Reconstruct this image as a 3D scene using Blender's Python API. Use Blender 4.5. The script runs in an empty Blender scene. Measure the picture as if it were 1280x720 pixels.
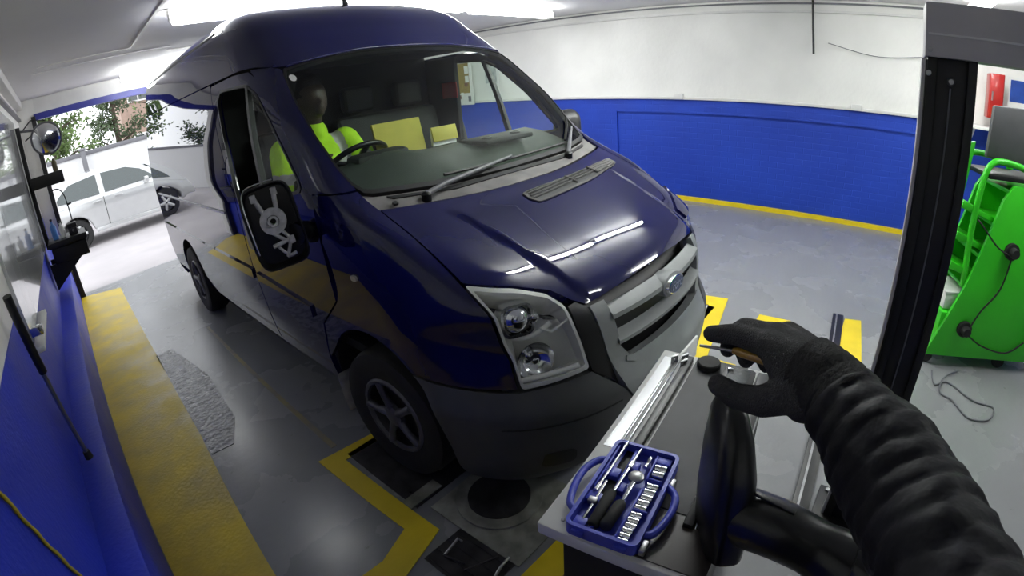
import bpy, bmesh, math, random
import numpy as np
from mathutils import Vector, Matrix, noise
from mathutils.geometry import delaunay_2d_cdt
random.seed(7)
scene = bpy.context.scene
COL = scene.collection

# ------------------------------------------------------------------ camera (wide action-camera lens, helmet height)
cam_d = bpy.data.cameras.new('camera'); cam = bpy.data.objects.new('camera', cam_d); COL.objects.link(cam)
CX, CY, CZ = -1.91897, -0.80964, 1.79187
RR = [[0.65074072, -0.75517908, -0.07900041], [-0.35104084, -0.20696186, -0.91320158], [0.67328066, 0.62198982, -0.39977721]]
cam.matrix_world = Matrix(((RR[0][0], -RR[1][0], -RR[2][0], CX), (RR[0][1], -RR[1][1], -RR[2][1], CY), (RR[0][2], -RR[1][2], -RR[2][2], CZ), (0, 0, 0, 1)))
cam_d.type = 'PANO'
cam_d.sensor_fit = 'HORIZONTAL'; cam_d.sensor_width = 36.0; cam_d.sensor_height = 20.25
cam_d.clip_start = 0.02; cam_d.clip_end = 200
_pc = cam_d if hasattr(cam_d, 'panorama_type') else cam_d.cycles
_pc.panorama_type = 'FISHEYE_LENS_POLYNOMIAL'
_pc.fisheye_fov = math.pi
_pc.fisheye_polynomial_k0 = 0.0
_pc.fisheye_polynomial_k1 = -0.056873208
_pc.fisheye_polynomial_k2 = -7.971348e-06
_pc.fisheye_polynomial_k3 = 1.00551904e-05
_pc.fisheye_polynomial_k4 = -1.1845837e-07
scene.camera = cam

# ------------------------------------------------------------------ world (bright overcast sky), exposure
world = bpy.data.worlds.new('overcast_sky'); scene.world = world; world.use_nodes = True
wn = world.node_tree.nodes; wl = world.node_tree.links
bg = wn['Background']; bg.inputs['Color'].default_value = (0.93, 0.96, 1.0, 1); bg.inputs['Strength'].default_value = 2.1
scene.view_settings.view_transform = 'Standard'; scene.view_settings.look = 'None'
scene.view_settings.exposure = 0.42; scene.view_settings.gamma = 1.0
scene.view_settings.use_curve_mapping = False
TUBE_STRENGTH = 112.0
try:
    scene.cycles.max_bounces = 8; scene.cycles.transparent_max_bounces = 16
except Exception:
    pass

# ------------------------------------------------------------------ helpers: objects
def tag(o, label=None, cat=None, group=None, kind=None):
    if label: o['label'] = label
    if cat: o['category'] = cat
    if group: o['group'] = group
    if kind: o['kind'] = kind
    return o
def empty(name, loc=(0, 0, 0), rz=0.0, parent=None):
    o = bpy.data.objects.new(name, None); COL.objects.link(o); o.location = loc; o.rotation_euler = (0, 0, rz)
    o.empty_display_size = 0.05
    if parent: o.parent = parent
    return o
def link_mesh(name, me, mat=None, parent=None, smooth=False):
    o = bpy.data.objects.new(name, me); COL.objects.link(o)
    if mat is not None: me.materials.append(mat)
    if parent: o.parent = parent
    if smooth:
        for p in me.polygons: p.use_smooth = True
    return o
def from_data(name, v, f, mat, parent=None, smooth=False):
    me = bpy.data.meshes.new(name); me.from_pydata([tuple(x) for x in v], [], f); me.update()
    return link_mesh(name, me, mat, parent, smooth)
def from_bm(name, bm, mat, parent=None, smooth=False):
    me = bpy.data.meshes.new(name); bm.normal_update(); bm.to_mesh(me); bm.free()
    return link_mesh(name, me, mat, parent, smooth)
def autosmooth(o, ang=0.6):
    me = o.data
    for p in me.polygons: p.use_smooth = True
    bm = bmesh.new(); bm.from_mesh(me)
    for e in bm.edges:
        if len(e.link_faces) == 2 and e.calc_face_angle(0) > ang: e.smooth = False
    bm.to_mesh(me); bm.free()
    return o
def box_bm(bm, c, s, rot=None, bevel=0.0, seg=2):
    r = bmesh.ops.create_cube(bm, size=1.0); vs = r['verts']
    M = Matrix.Translation(c) @ (rot.to_4x4() if rot is not None else Matrix.Identity(4)) @ Matrix.Diagonal((s[0], s[1], s[2], 1))
    bmesh.ops.transform(bm, matrix=M, verts=vs)
    if bevel > 0:
        es = list({e for v in vs for e in v.link_edges})
        bmesh.ops.bevel(bm, geom=es, offset=bevel, segments=seg, affect='EDGES', profile=0.5)
def box(name, c, s, mat, parent=None, rot=None, bevel=0.0, seg=2):
    bm = bmesh.new(); box_bm(bm, c, s, rot, bevel, seg)
    o = from_bm(name, bm, mat, parent)
    if bevel > 0: autosmooth(o, 0.5)
    return o
def rz(a): return Matrix.Rotation(a, 3, 'Z')
def frames(pts):
    out = []; n = len(pts); up = None
    for i in range(n):
        t = (pts[min(i + 1, n - 1)] - pts[max(i - 1, 0)]).normalized()
        if up is None:
            up = Vector((0, 0, 1)) if abs(t.z) < 0.9 else Vector((1, 0, 0))
        s = t.cross(up)
        if s.length < 1e-6: s = t.cross(Vector((1, 0.3, 0)))
        s.normalize(); up = s.cross(t).normalized()
        out.append((s, up))
    return out
def tube_bm(bm, pts, rad, n=10, cap=True, closed=False):
    pts = [Vector(p) for p in pts]; fr = frames(pts); rings = []
    for i, p in enumerate(pts):
        r = rad[i] if isinstance(rad, (list, tuple)) else rad
        s, u = fr[i]
        rings.append([bm.verts.new(p + (s * math.cos(2 * math.pi * k / n) + u * math.sin(2 * math.pi * k / n)) * r) for k in range(n)])
    m = len(rings)
    for i in range(m if closed else m - 1):
        a, b = rings[i], rings[(i + 1) % m]
        for k in range(n): bm.faces.new((a[k], a[(k + 1) % n], b[(k + 1) % n], b[k]))
    if cap and not closed:
        bm.faces.new(list(reversed(rings[0]))); bm.faces.new(rings[-1])
def tube(name, pts, rad, mat, parent=None, n=10, closed=False):
    bm = bmesh.new(); tube_bm(bm, pts, rad, n, True, closed)
    bmesh.ops.recalc_face_normals(bm, faces=bm.faces)
    o = from_bm(name, bm, mat, parent); autosmooth(o, 0.9); return o
def spline(pts, n=8):
    pts = [Vector(p) for p in pts]; out = []
    for i in range(len(pts) - 1):
        p0 = pts[max(i - 1, 0)]; p1 = pts[i]; p2 = pts[i + 1]; p3 = pts[min(i + 2, len(pts) - 1)]
        for k in range(n):
            t = k / n
            out.append(0.5 * ((2 * p1) + (-p0 + p2) * t + (2 * p0 - 5 * p1 + 4 * p2 - p3) * t * t + (-p0 + 3 * p1 - 3 * p2 + p3) * t ** 3))
    out.append(pts[-1]); return out
def lathe(name, prof, mat, parent=None, n=32, axis='Z', loc=(0, 0, 0), rot=None):
    """prof: list of (r, h) revolved about the axis through loc"""
    bm = bmesh.new(); rings = []
    for r, h in prof:
        if r < 1e-6: rings.append([bm.verts.new((0, 0, h))])
        else: rings.append([bm.verts.new((r * math.cos(2 * math.pi * k / n), r * math.sin(2 * math.pi * k / n), h)) for k in range(n)])
    for a, b in zip(rings[:-1], rings[1:]):
        if len(a) == 1 and len(b) == 1: continue
        for k in range(n):
            k2 = (k + 1) % n
            if len(a) == 1: bm.faces.new((a[0], b[k], b[k2]))
            elif len(b) == 1: bm.faces.new((a[k], a[k2], b[0]))
            else: bm.faces.new((a[k], a[k2], b[k2], b[k]))
    M = Matrix.Identity(3)
    if axis == 'X': M = Matrix.Rotation(math.pi / 2, 3, 'Y')
    if axis == 'Y': M = Matrix.Rotation(-math.pi / 2, 3, 'X')
    if rot is not None: M = rot
    bmesh.ops.transform(bm, matrix=Matrix.Translation(loc) @ M.to_4x4(), verts=bm.verts)
    bmesh.ops.recalc_face_normals(bm, faces=bm.faces)
    o = from_bm(name, bm, mat, parent); autosmooth(o, 0.7); return o
def prism(name, poly, z0, z1, mat, parent=None, holes=(), M=None, bevel=0.0):
    """flat polygon (x,y) extruded from z0 to z1, optional matrix"""
    loops = [list(poly)] + [list(h) for h in holes]
    vs = []; es = []; 
    for lp in loops:
        b = len(vs); vs += [Vector(p) for p in lp]; es += [(b + i, b + (i + 1) % len(lp)) for i in range(len(lp))]
    if len(loops) == 1:
        bm = bmesh.new(); f = bm.faces.new([bm.verts.new((p[0], p[1], z0)) for p in poly])
        if f.normal.z if False else True:
            bm.normal_update()
            if f.normal.z > 0: f.normal_flip()
        r = bmesh.ops.extrude_face_region(bm, geom=[f])
        bmesh.ops.translate(bm, vec=(0, 0, z1 - z0), verts=[g for g in r['geom'] if isinstance(g, bmesh.types.BMVert)])
        bmesh.ops.recalc_face_normals(bm, faces=bm.faces)
        if bevel > 0:
            bmesh.ops.bevel(bm, geom=list(bm.edges), offset=bevel, segments=2, affect='EDGES', profile=0.5)
    else:
        ov, oe, of = delaunay_2d_cdt(vs, es, [], 0, 1e-7)[:3]
        bm = bmesh.new(); top = [bm.verts.new((v.x, v.y, z1)) for v in ov]; bot = [bm.verts.new((v.x, v.y, z0)) for v in ov]
        cnt = {}
        for t in of:
            cx = sum(ov[i].x for i in t) / 3; cy = sum(ov[i].y for i in t) / 3
            if not pip(cx, cy, loops[0]) or any(pip(cx, cy, h) for h in loops[1:]): continue
            bm.faces.new([top[i] for i in t]); bm.faces.new([bot[i] for i in reversed(t)])
            for i in range(3):
                e = (t[i], t[(i + 1) % 3]); cnt[e] = 1
        for (i, j) in list(cnt):
            if (j, i) not in cnt: bm.faces.new((top[j], top[i], bot[i], bot[j]))
        for v in [v for v in bm.verts if not v.link_faces]: bm.verts.remove(v)
        bmesh.ops.recalc_face_normals(bm, faces=bm.faces)
    if M is not None: bmesh.ops.transform(bm, matrix=M, verts=bm.verts)
    o = from_bm(name, bm, mat, parent)
    if bevel > 0: autosmooth(o, 0.6)
    return o
def pip(x, y, poly):
    c = False; n = len(poly); j = n - 1
    for i in range(n):
        xi, yi = poly[i][0], poly[i][1]; xj, yj = poly[j][0], poly[j][1]
        if (yi > y) != (yj > y) and x < (xj - xi) * (y - yi) / (yj - yi) + xi: c = not c
        j = i
    return c
def copy_tree(o, parent=None):
    c = o.copy(); COL.objects.link(c); c.parent = parent
    for ch in list(o.children): copy_tree(ch, c)
    return c
def bake_mods(o):
    dg = bpy.context.evaluated_depsgraph_get(); ev = o.evaluated_get(dg)
    me = bpy.data.meshes.new_from_object(ev); o.modifiers.clear(); o.data = me
    return o

# ------------------------------------------------------------------ helpers: materials
def mat(name, col, rough=0.5, metal=0.0, coat=0.0, var=0.0, vscale=8.0, col2=None, bump=0.0, bscale=60.0, spec=0.5, rvar=0.0, detail=4.0, emit=None, estr=0.0, coat_rough=0.03, stretch=None):
    m = bpy.data.materials.new(name); m.use_nodes = True
    n = m.node_tree.nodes; l = m.node_tree.links; p = n['Principled BSDF']
    p.inputs['Base Color'].default_value = (*col, 1); p.inputs['Roughness'].default_value = rough; p.inputs['Metallic'].default_value = metal
    p.inputs['Coat Weight'].default_value = coat; p.inputs['Coat Roughness'].default_value = coat_rough
    p.inputs['Specular IOR Level'].default_value = spec
    tc = n.new('ShaderNodeTexCoord'); vec = tc.outputs['Object']
    if stretch:
        mp = n.new('ShaderNodeMapping'); mp.inputs['Scale'].default_value = stretch; l.new(vec, mp.inputs['Vector']); vec = mp.outputs['Vector']
    if var > 0 or col2 is not None:
        t = n.new('ShaderNodeTexNoise'); t.inputs['Scale'].default_value = vscale; t.inputs['Detail'].default_value = detail; l.new(vec, t.inputs['Vector'])
        r = n.new('ShaderNodeValToRGB'); r.color_ramp.elements[0].position = 0.35; r.color_ramp.elements[1].position = 0.68
        c2 = col2 if col2 is not None else tuple(max(0, x * (1 - var)) for x in col)
        r.color_ramp.elements[0].color = (*c2, 1); r.color_ramp.elements[1].color = (*col, 1)
        l.new(t.outputs['Fac'], r.inputs['Fac']); l.new(r.outputs['Color'], p.inputs['Base Color'])
        if rvar > 0:
            mr = n.new('ShaderNodeMapRange'); mr.inputs['From Min'].default_value = 0.3; mr.inputs['From Max'].default_value = 0.7
            mr.inputs['To Min'].default_value = max(0.02, rough - rvar); mr.inputs['To Max'].default_value = min(1, rough + rvar)
            l.new(t.outputs['Fac'], mr.inputs['Value']); l.new(mr.outputs['Result'], p.inputs['Roughness'])
    if bump > 0:
        t2 = n.new('ShaderNodeTexNoise'); t2.inputs['Scale'].default_value = bscale; t2.inputs['Detail'].default_value = 3.0; l.new(vec, t2.inputs['Vector'])
        b = n.new('ShaderNodeBump'); b.inputs['Strength'].default_value = bump; b.inputs['Distance'].default_value = 0.01
        l.new(t2.outputs['Fac'], b.inputs['Height']); l.new(b.outputs['Normal'], p.inputs['Normal'])
    if emit is not None:
        p.inputs['Emission Color'].default_value = (*emit, 1); p.inputs['Emission Strength'].default_value = estr
    return m
def brick_wall(name, col, col2, rough, bump):
    m = mat(name, col, rough, var=0.0, col2=col2, vscale=1.3, rvar=0.08)
    n = m.node_tree.nodes; l = m.node_tree.links; p = n['Principled BSDF']
    tc = n.new('ShaderNodeTexCoord'); mp = n.new('ShaderNodeMapping'); mp.inputs['Rotation'].default_value = (math.pi / 2, 0, math.pi / 2)
    sx = n.new('ShaderNodeSeparateXYZ'); cb = n.new('ShaderNodeCombineXYZ'); l.new(tc.outputs['Object'], sx.inputs[0])
    l.new(sx.outputs['Y'], cb.inputs['X']); l.new(sx.outputs['Z'], cb.inputs['Y'])
    bt = n.new('ShaderNodeTexBrick'); bt.inputs['Scale'].default_value = 1.0; bt.inputs['Brick Width'].default_value = 0.225; bt.inputs['Row Height'].default_value = 0.075
    bt.inputs['Mortar Size'].default_value = 0.006; bt.inputs['Mortar Smooth'].default_value = 0.6; l.new(cb.outputs[0], bt.inputs['Vector'])
    bt.inputs['Color1'].default_value = (1, 1, 1, 1); bt.inputs['Color2'].default_value = (.9, .9, .9, 1); bt.inputs['Mortar'].default_value = (0, 0, 0, 1)
    b = n.new('ShaderNodeBump'); b.inputs['Strength'].default_value = bump; b.inputs['Distance'].default_value = 0.004
    l.new(bt.outputs['Color'], b.inputs['Height']); l.new(b.outputs['Normal'], p.inputs['Normal'])
    return m
def glass(name, tint=(0.9, 0.97, 0.93), refl=1.0, rough=0.0, graze=0.92):
    m = bpy.data.materials.new(name); m.use_nodes = True; n = m.node_tree.nodes; l = m.node_tree.links
    n.clear(); o = n.new('ShaderNodeOutputMaterial'); mx = n.new('ShaderNodeMixShader'); t = n.new('ShaderNodeBsdfTransparent'); g = n.new('ShaderNodeBsdfGlossy')
    lw = n.new('ShaderNodeLayerWeight'); pw = n.new('ShaderNodeMath'); pw.operation = 'POWER'; pw.inputs[1].default_value = 5.0; l.new(lw.outputs['Facing'], pw.inputs[0])
    fr = n.new('ShaderNodeMath'); fr.operation = 'MULTIPLY_ADD'; fr.inputs[1].default_value = graze; fr.inputs[2].default_value = 0.03; l.new(pw.outputs[0], fr.inputs[0])
    t.inputs['Color'].default_value = (*tint, 1); g.inputs['Roughness'].default_value = rough; g.inputs['Color'].default_value = (refl, refl, refl, 1)
    l.new(fr.outputs[0], mx.inputs[0]); l.new(t.outputs[0], mx.inputs[1]); l.new(g.outputs[0], mx.inputs[2]); l.new(mx.outputs[0], o.inputs[0])
    return m
M = {}
M['paint'] = mat('navy_van_paint', (0.0055, 0.0065, 0.070), 0.55, metal=0.0, coat=1.0, var=0.25, vscale=3.0, coat_rough=0.015, spec=0.0)
M['black'] = mat('black_plastic', (0.010, 0.010, 0.011), 0.42, var=0.2, vscale=20)
M['gloss_black'] = mat('satin_black_plastic', (0.008, 0.008, 0.009), 0.28, var=0.2, vscale=20)
M['rubber'] = mat('black_rubber', (0.013, 0.013, 0.013), 0.75, var=0.3, vscale=30)
M['bumper'] = mat('charcoal_bumper_plastic', (0.075, 0.077, 0.080), 0.5, var=0.15, vscale=9, bump=0.12, bscale=500)
M['grille'] = mat('grey_grille_plastic', (0.27, 0.285, 0.285), 0.5, var=0.12, vscale=9, bump=0.08, bscale=500)
M['cowl'] = mat('dusty_grey_cowl_plastic', (0.22, 0.21, 0.205), 0.75, var=0.35, vscale=7)
M['vent'] = mat('dusty_dark_vent_plastic', (0.095, 0.092, 0.088), 0.7, var=0.3, vscale=10)
M['chrome'] = mat('chrome', (0.78, 0.79, 0.80), 0.12, metal=1.0, var=0.05, vscale=10)
M['reflector'] = mat('silver_lamp_reflector', (0.90, 0.90, 0.85), 0.26, metal=0.1, var=0.08, vscale=8)
M['steel'] = mat('brushed_steel', (0.45, 0.45, 0.46), 0.35, metal=1.0, var=0.25, vscale=25)
M['dark_steel'] = mat('dark_oily_steel', (0.075, 0.072, 0.075), 0.42, metal=0.6, var=0.45, vscale=12, rvar=0.15)
M['hub'] = mat('dull_grey_wheel_paint', (0.13, 0.13, 0.15), 0.45, metal=0.3, var=0.3, vscale=12)
M['glass'] = glass('windscreen_glass', (0.86, 0.94, 0.88), graze=0.7)
M['side_glass'] = glass('clean_side_glass', (0.93, 0.97, 0.94), graze=0.15)
M['lens'] = glass('clear_lamp_lens', (0.96, 0.97, 0.97))
M['amber'] = mat('pale_indicator_lens', (0.62, 0.60, 0.50), 0.2, coat=0.6, var=0.1)
M['interior'] = mat('dark_cab_trim', (0.016, 0.017, 0.017), 0.7, var=0.3, vscale=15, bump=0.1, bscale=300)
M['dash'] = mat('dark_green_grey_dash', (0.045, 0.055, 0.045), 0.6, var=0.2, vscale=10, bump=0.1, bscale=300)
M['blue_badge'] = mat('blue_enamel', (0.012, 0.025, 0.16), 0.2, coat=0.8, var=0.1)
M['wall_blue'] = brick_wall('blue_painted_brick', (0.007, 0.050, 0.45), (0.006, 0.040, 0.38), 0.55, 0.35)
M['wall_blue_left'] = mat('blue_painted_render', (0.014, 0.036, 0.52), 0.52, var=0.2, vscale=2.0, bump=0.25, bscale=40, rvar=0.08)
M['wall_white'] = mat('white_painted_brick', (0.86, 0.85, 0.82), 0.75, var=0.10, vscale=1.2, bump=0.25, bscale=18)
M['ceiling'] = mat('off_white_ceiling', (0.82, 0.81, 0.82), 0.8, var=0.08, vscale=0.8, bump=0.05, bscale=10)
M['white'] = mat('white_paint', (0.75, 0.74, 0.72), 0.5, var=0.08, vscale=6)
M['yellow'] = mat('worn_yellow_floor_paint', (0.78, 0.57, 0.010), 0.42, var=0.0, col2=(0.52, 0.38, 0.03), vscale=3.5, bump=0.25, bscale=45, rvar=0.12)
M['yellow_bright'] = mat('yellow_floor_paint', (0.80, 0.60, 0.008), 0.5, var=0.12, vscale=5, bump=0.1, bscale=60)
M['grey_paint'] = mat('grey_enamel', (0.72, 0.72, 0.70), 0.42, var=0.1, vscale=6)
M['mid_grey'] = mat('mid_grey_enamel', (0.16, 0.16, 0.175), 0.45, var=0.15, vscale=6)
M['beam_grey'] = mat('grey_beam_paint', (0.52, 0.50, 0.50), 0.5, var=0.12, vscale=6)
M['post'] = mat('black_post_paint', (0.006, 0.006, 0.006), 0.5, var=0.2, vscale=8)
M['green'] = mat('bright_green_powder_coat', (0.035, 0.58, 0.012), 0.38, coat=0.2, var=0.08, vscale=5)
M['case'] = mat('blue_tool_case_plastic', (0.05, 0.07, 0.52), 0.4, var=0.1, vscale=12)
M['hivis'] = mat('fluorescent_yellow_cloth', (0.50, 0.85, 0.015), 0.75, var=0.15, vscale=14, bump=0.3, bscale=40)
M['reflective'] = mat('silver_reflective_tape', (0.42, 0.40, 0.41), 0.45, var=0.12, vscale=30)
M['darkened_skin'] = mat('darkened_skin', (0.05, 0.03, 0.022), 0.55, var=0.1, vscale=20)  # cab shade put into the colour so the driver's face stays dark
M['dark_cloth'] = mat('dark_cloth', (0.006, 0.006, 0.008), 0.9, var=0.3, vscale=20)
M['puffer'] = mat('dark_navy_quilted_nylon', (0.006, 0.006, 0.011), 0.6, var=0.3, vscale=18, bump=0.35, bscale=35, spec=0.2)
M['glove'] = mat('dark_grey_knit_glove', (0.055, 0.055, 0.058), 0.85, spec=0.25, var=0.25, vscale=25, bump=0.5, bscale=420)
M['glove_coat'] = mat('black_rubber_glove_cuff', (0.010, 0.010, 0.011), 0.7, var=0.25, vscale=25, bump=0.3, bscale=200)
M['tarmac'] = mat('pale_concrete_forecourt', (0.44, 0.415, 0.425), 0.75, var=0.12, vscale=1.5, bump=0.15, bscale=40)
M['faded_yellow'] = mat('faded_yellow_line', (0.30, 0.25, 0.10), 0.4, col2=(0.19, 0.18, 0.16), vscale=6)
M['paper'] = mat('white_paper', (0.78, 0.78, 0.76), 0.7, var=0.05)

# ------------------------------------------------------------------ structure: floor, walls, ceiling
def floor_mat():
    m = mat('grey_painted_concrete', (0.245, 0.25, 0.26), 0.27, col2=(0.232, 0.235, 0.243), vscale=1.6, rvar=0.02, detail=8.0, bump=0.10, bscale=22)
    n = m.node_tree.nodes; l = m.node_tree.links; p = n['Principled BSDF']
    src = p.inputs['Base Color'].links[0].from_socket
    tc = n.new('ShaderNodeTexCoord')
    t = n.new('ShaderNodeTexNoise'); t.inputs['Scale'].default_value = 14; t.inputs['Detail'].default_value = 6; l.new(tc.outputs['Object'], t.inputs['Vector'])
    r = n.new('ShaderNodeValToRGB'); r.color_ramp.elements[0].position = 0.68; r.color_ramp.elements[1].position = 0.80
    l.new(t.outputs['Fac'], r.inputs['Fac'])
    mx = n.new('ShaderNodeMix'); mx.data_type = 'RGBA'; mx.inputs['B'].default_value = (0.09, 0.085, 0.085, 1)
    l.new(r.outputs['Color'], mx.inputs['Factor']); l.new(src, mx.inputs['A']); l.new(mx.outputs['Result'], p.inputs['Base Color'])
    return m
M['floor'] = floor_mat()
M['worn'] = mat('worn_rough_concrete', (0.30, 0.30, 0.32), 0.28, col2=(0.12, 0.12, 0.13), vscale=14, bump=1.0, bscale=30, rvar=0.15)
YB = 7.0
floor = tag(box('floor', (1.3, 1.55, -0.1), (7.6, 11.1, 0.2), M['floor']), kind='structure')
tag(box('ground_outside', (2, 27.1, -0.11), (60, 40, 0.2), M['tarmac']), kind='structure')
def stripe(name, poly, mt, h=0.004, parent=floor):
    o = prism(name, poly, 0.0, h, mt); o.parent = parent; return o
stripe('painted_stripe', [(-2.205, -1.5), (-1.86, -1.5), (-1.80, 0.84), (-1.69, 2.2), (-1.65, 3.65), (-1.63, 6.62), (-2.08, 6.86), (-2.205, 6.9)], M['yellow'])
stripe('painted_stripe', [(-1.13, 1.4), (-1.095, 1.4), (-1.075, 3.9), (-1.10, 3.9)], M['faded_yellow'], 0.003)
# z-shaped border round the near wheel pit
stripe('painted_border', [(-1.245, 1.355), (-0.90, 1.32), (-0.90, 1.24), (-1.13, 1.25), (-1.115, 0.50), (-1.38, 0.42), (-1.62, 0.43), (-1.62, 0.56), (-1.40, 0.555), (-1.218, 0.625)], M['yellow_bright'], 0.006)
stripe('painted_border', [(-1.12, 0.055), (-0.75, 0.05), (-0.75, -0.08), (-1.12, -0.08)], M['yellow_bright'], 0.006)
# border round the far wheel pit
stripe('painted_border', [(0.79, 0.24), (1.66, 0.36), (1.655, 0.47), (1.81, 0.46), (1.85, 0.257), (0.90, 0.085), (0.90, -0.12), (0.775, -0.12)], M['yellow_bright'], 0.006)
stripe('painted_stripe', [(1.55, -0.06), (1.70, -0.06), (1.72, -0.31), (1.57, -0.31)], M['yellow_bright'], 0.006)
stripe('painted_stripe', [(1.25, -0.70), (1.985, -0.71), (2.02, -0.84), (1.25, -0.92)], M['yellow_bright'], 0.006)
stripe('painted_stripe', [(-0.36, -1.06), (-0.10, -1.20), (-0.05, -1.32), (-0.30, -1.22)], M['yellow_bright'], 0.006)
stripe('worn_patch', [(-1.66, 3.75), (-1.50, 3.75), (-1.38, 2.95), (-1.43, 2.2), (-1.55, 1.92), (-1.70, 1.93), (-1.685, 2.4), (-1.66, 3.1)], M['worn'], 0.004)

wl_ = empty('wall_left'); tag(wl_, kind='structure')
box('upper_wall', (-2.47, 1.5, 2.02), (0.2, 11.0, 1.64), M['wall_white'], wl_)
box('painted_dado', (-2.465, 1.5, 0.60), (0.2, 11.0, 1.20), M['wall_blue_left'], wl_)
box('plinth', (-2.30, 1.45, 0.235), (0.18, 11.1, 0.47), M['wall_blue_left'], wl_, bevel=0.012)
PSI = 0.017
wr_ = empty('wall_right', (4.772, 0, 0), PSI); tag(wr_, kind='structure')
box('upper_wall', (0.12, 1.0, 2.10), (0.2, 12.5, 1.34), M['wall_white'], wr_)
box('painted_dado', (0.12, 5.14, 0.715), (0.20, 4.4, 1.43), M['wall_blue'], wr_)
box('recessed_panel', (0.15, -0.7, 0.62), (0.20, 7.28, 1.24), M['wall_blue'], wr_)
box('dado_band', (0.12, -0.7, 1.335), (0.2, 7.28, 0.19), M['wall_blue'], wr_)
box('floor_edging', (0.035, -0.7, 0.03), (0.035, 7.26, 0.06), M['yellow_bright'], wr_)
box('dado_cap', (0.005, 1.0, 1.452), (0.05, 12.4, 0.035), M['white'], wr_, bevel=0.004)
for yy in (1.93, -0.42): box('junction_box', (-0.03, yy, 1.475), (0.05, 0.13, 0.075), M['white'], wr_, bevel=0.006)
box('conduit', (0.0, 1.0, 2.60), (0.035, 12.4, 0.03), M['white'], wr_, bevel=0.004)
box('high_conduit', (0.0, 1.0, 2.70), (0.03, 12.4, 0.02), M['mid_grey'], wr_)
M['wall_dim'] = mat('dimmed_front_wall', (0.22, 0.22, 0.23), 0.7, var=0.15, vscale=2)  # wall behind the camera, darkened to cut bounce onto the van
tag(box('wall_front', (1.2, -4.1, 1.37), (7.6, 0.2, 2.74), M['wall_dim']), kind='structure')
wb_ = empty('wall_back', (0, YB, 0)); tag(wb_, kind='structure')
box('pier', (3.6, 0.12, 1.37), (3.3, 0.24, 2.74), M['wall_white'], wb_)
box('pier', (-2.3, 0.12, 1.37), (0.34, 0.24, 2.74), M['wall_white'], wb_)
box('lintel', (-0.1, 0.14, 2.64), (4.1, 0.2, 0.22), M['white'], wb_)
M['beam_blue'] = mat('blue_door_header', (0.02, 0.025, 0.24), 0.4, var=0.15)
box('door_header', (-0.1, 0.0, 2.49), (4.1, 0.10, 0.085), M['beam_blue'], wb_)
ceil_ = tag(box('ceiling', (1.3, 1.55, 2.84), (7.7, 11.5, 0.2), M['ceiling']), kind='structure')
for c_, s_ in (((-1.5, 4.75, 2.735), (0.95, 0.03, 0.012)), ((-1.03, 3.7, 2.735), (0.03, 1.9, 0.012)), ((1.5, 5.3, 2.735), (5.0, 0.03, 0.012)), ((1.4, 2.0, 2.735), (0.03, 5.0, 0.012))):
    box('seam_strip', c_, s_, M['white'], ceil_)
box('ceiling_panel', (-1.3, 5.9, 2.734), (1.5, 1.7, 0.014), M['ceiling'], ceil_)
tag(box('trim_1', (-2.33, 1.5, 2.68), (0.10, 10.9, 0.11), M['white'], bevel=0.01), kind='structure')
tag(box('trim_2', (-2.35, 1.5, 2.50), (0.05, 10.9, 0.04), M['mid_grey'], bevel=0.01), kind='structure')
tag(box('trim_3', (-2.16, YB - 0.05, 1.25), (0.06, 0.10, 2.5), M['post']), kind='structure')

# ------------------------------------------------------------------ ceiling lights (fluorescent battens)
M['tube'] = mat('lit_fluorescent_tube', (1, 1, 1), 0.5, emit=(0.96, 1.0, 0.97), estr=TUBE_STRENGTH)
M['diffuser'] = mat('lit_light_diffuser', (1, 1, 1), 0.5, emit=(0.97, 1.0, 0.98), estr=TUBE_STRENGTH * 0.20)
def batten(x0, x1, y, z, label, wide=False):
    L = x1 - x0; t = empty('ceiling_light', ((x0 + x1) / 2, y, z)); tag(t, label, 'ceiling light', 'fluorescent battens on the ceiling')
    box('housing', (0, 0, 0.055), (L, 0.07, 0.05), M['white'], t, bevel=0.006)
    for s in (-1, 1): box('end_cap', (s * (L / 2 - 0.02), 0, 0.012), (0.03, 0.05, 0.06), M['white'], t, bevel=0.004)
    if 2.69 - z > 0.10:
        for s in (-.35, .35): box('hanger', (s * L, 0, (0.08 + 2.74 - z) / 2), (0.02, 0.02, 2.74 - z - 0.08), M['white'], t)
    if wide:
        bm = bmesh.new(); box_bm(bm, (0, 0, 0.0), (L - 0.08, 0.19, 0.075), None, 0.03, 4); o = from_bm('diffuser', bm, M['diffuser'], t, True); return
    bm = bmesh.new(); tube_bm(bm, [(-L / 2 + 0.035, 0, 0), (L / 2 - 0.035, 0, 0)], 0.019, 12)
    from_bm('tube', bm, M['tube'], t, True)
batten(0.38, 1.68, 0.40, 2.655, 'fluorescent ceiling batten above the van bonnet, the left half of the near pair')
batten(1.70, 3.02, 0.43, 2.655, 'fluorescent ceiling batten above the van bonnet, the right half of the near pair')
batten(-0.95, 0.60, 3.30, 2.655, 'bright fluorescent batten over the driver side of the van roof', True)
batten(0.70, 2.25, 3.36, 2.655, 'bright fluorescent batten over the middle of the van roof', True)
batten(2.35, 3.90, 3.42, 2.655, 'bright fluorescent batten between the van roof and the white wall', True)
batten(-1.00, 0.50, 6.20, 2.59, 'fluorescent batten by the open garage door', True)
batten(2.6, 4.1, -1.7, 2.655, 'added batten over the green machine brightening the right wall', True)  # added light, brightens the right wall and the green machine
batten(0.5, 2.0, -2.4, 2.655, 'added batten beyond the dark upright post brightening the van front', True)  # added light for the van front, bumper and bench

# ------------------------------------------------------------------ the van
# ---- van body surface: waterline loft, chart (a, z); a 0..5 front centre -> side start, 5..8 along side to rear
FX=[0,.33,.60,.82,.945,1.0]
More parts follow.
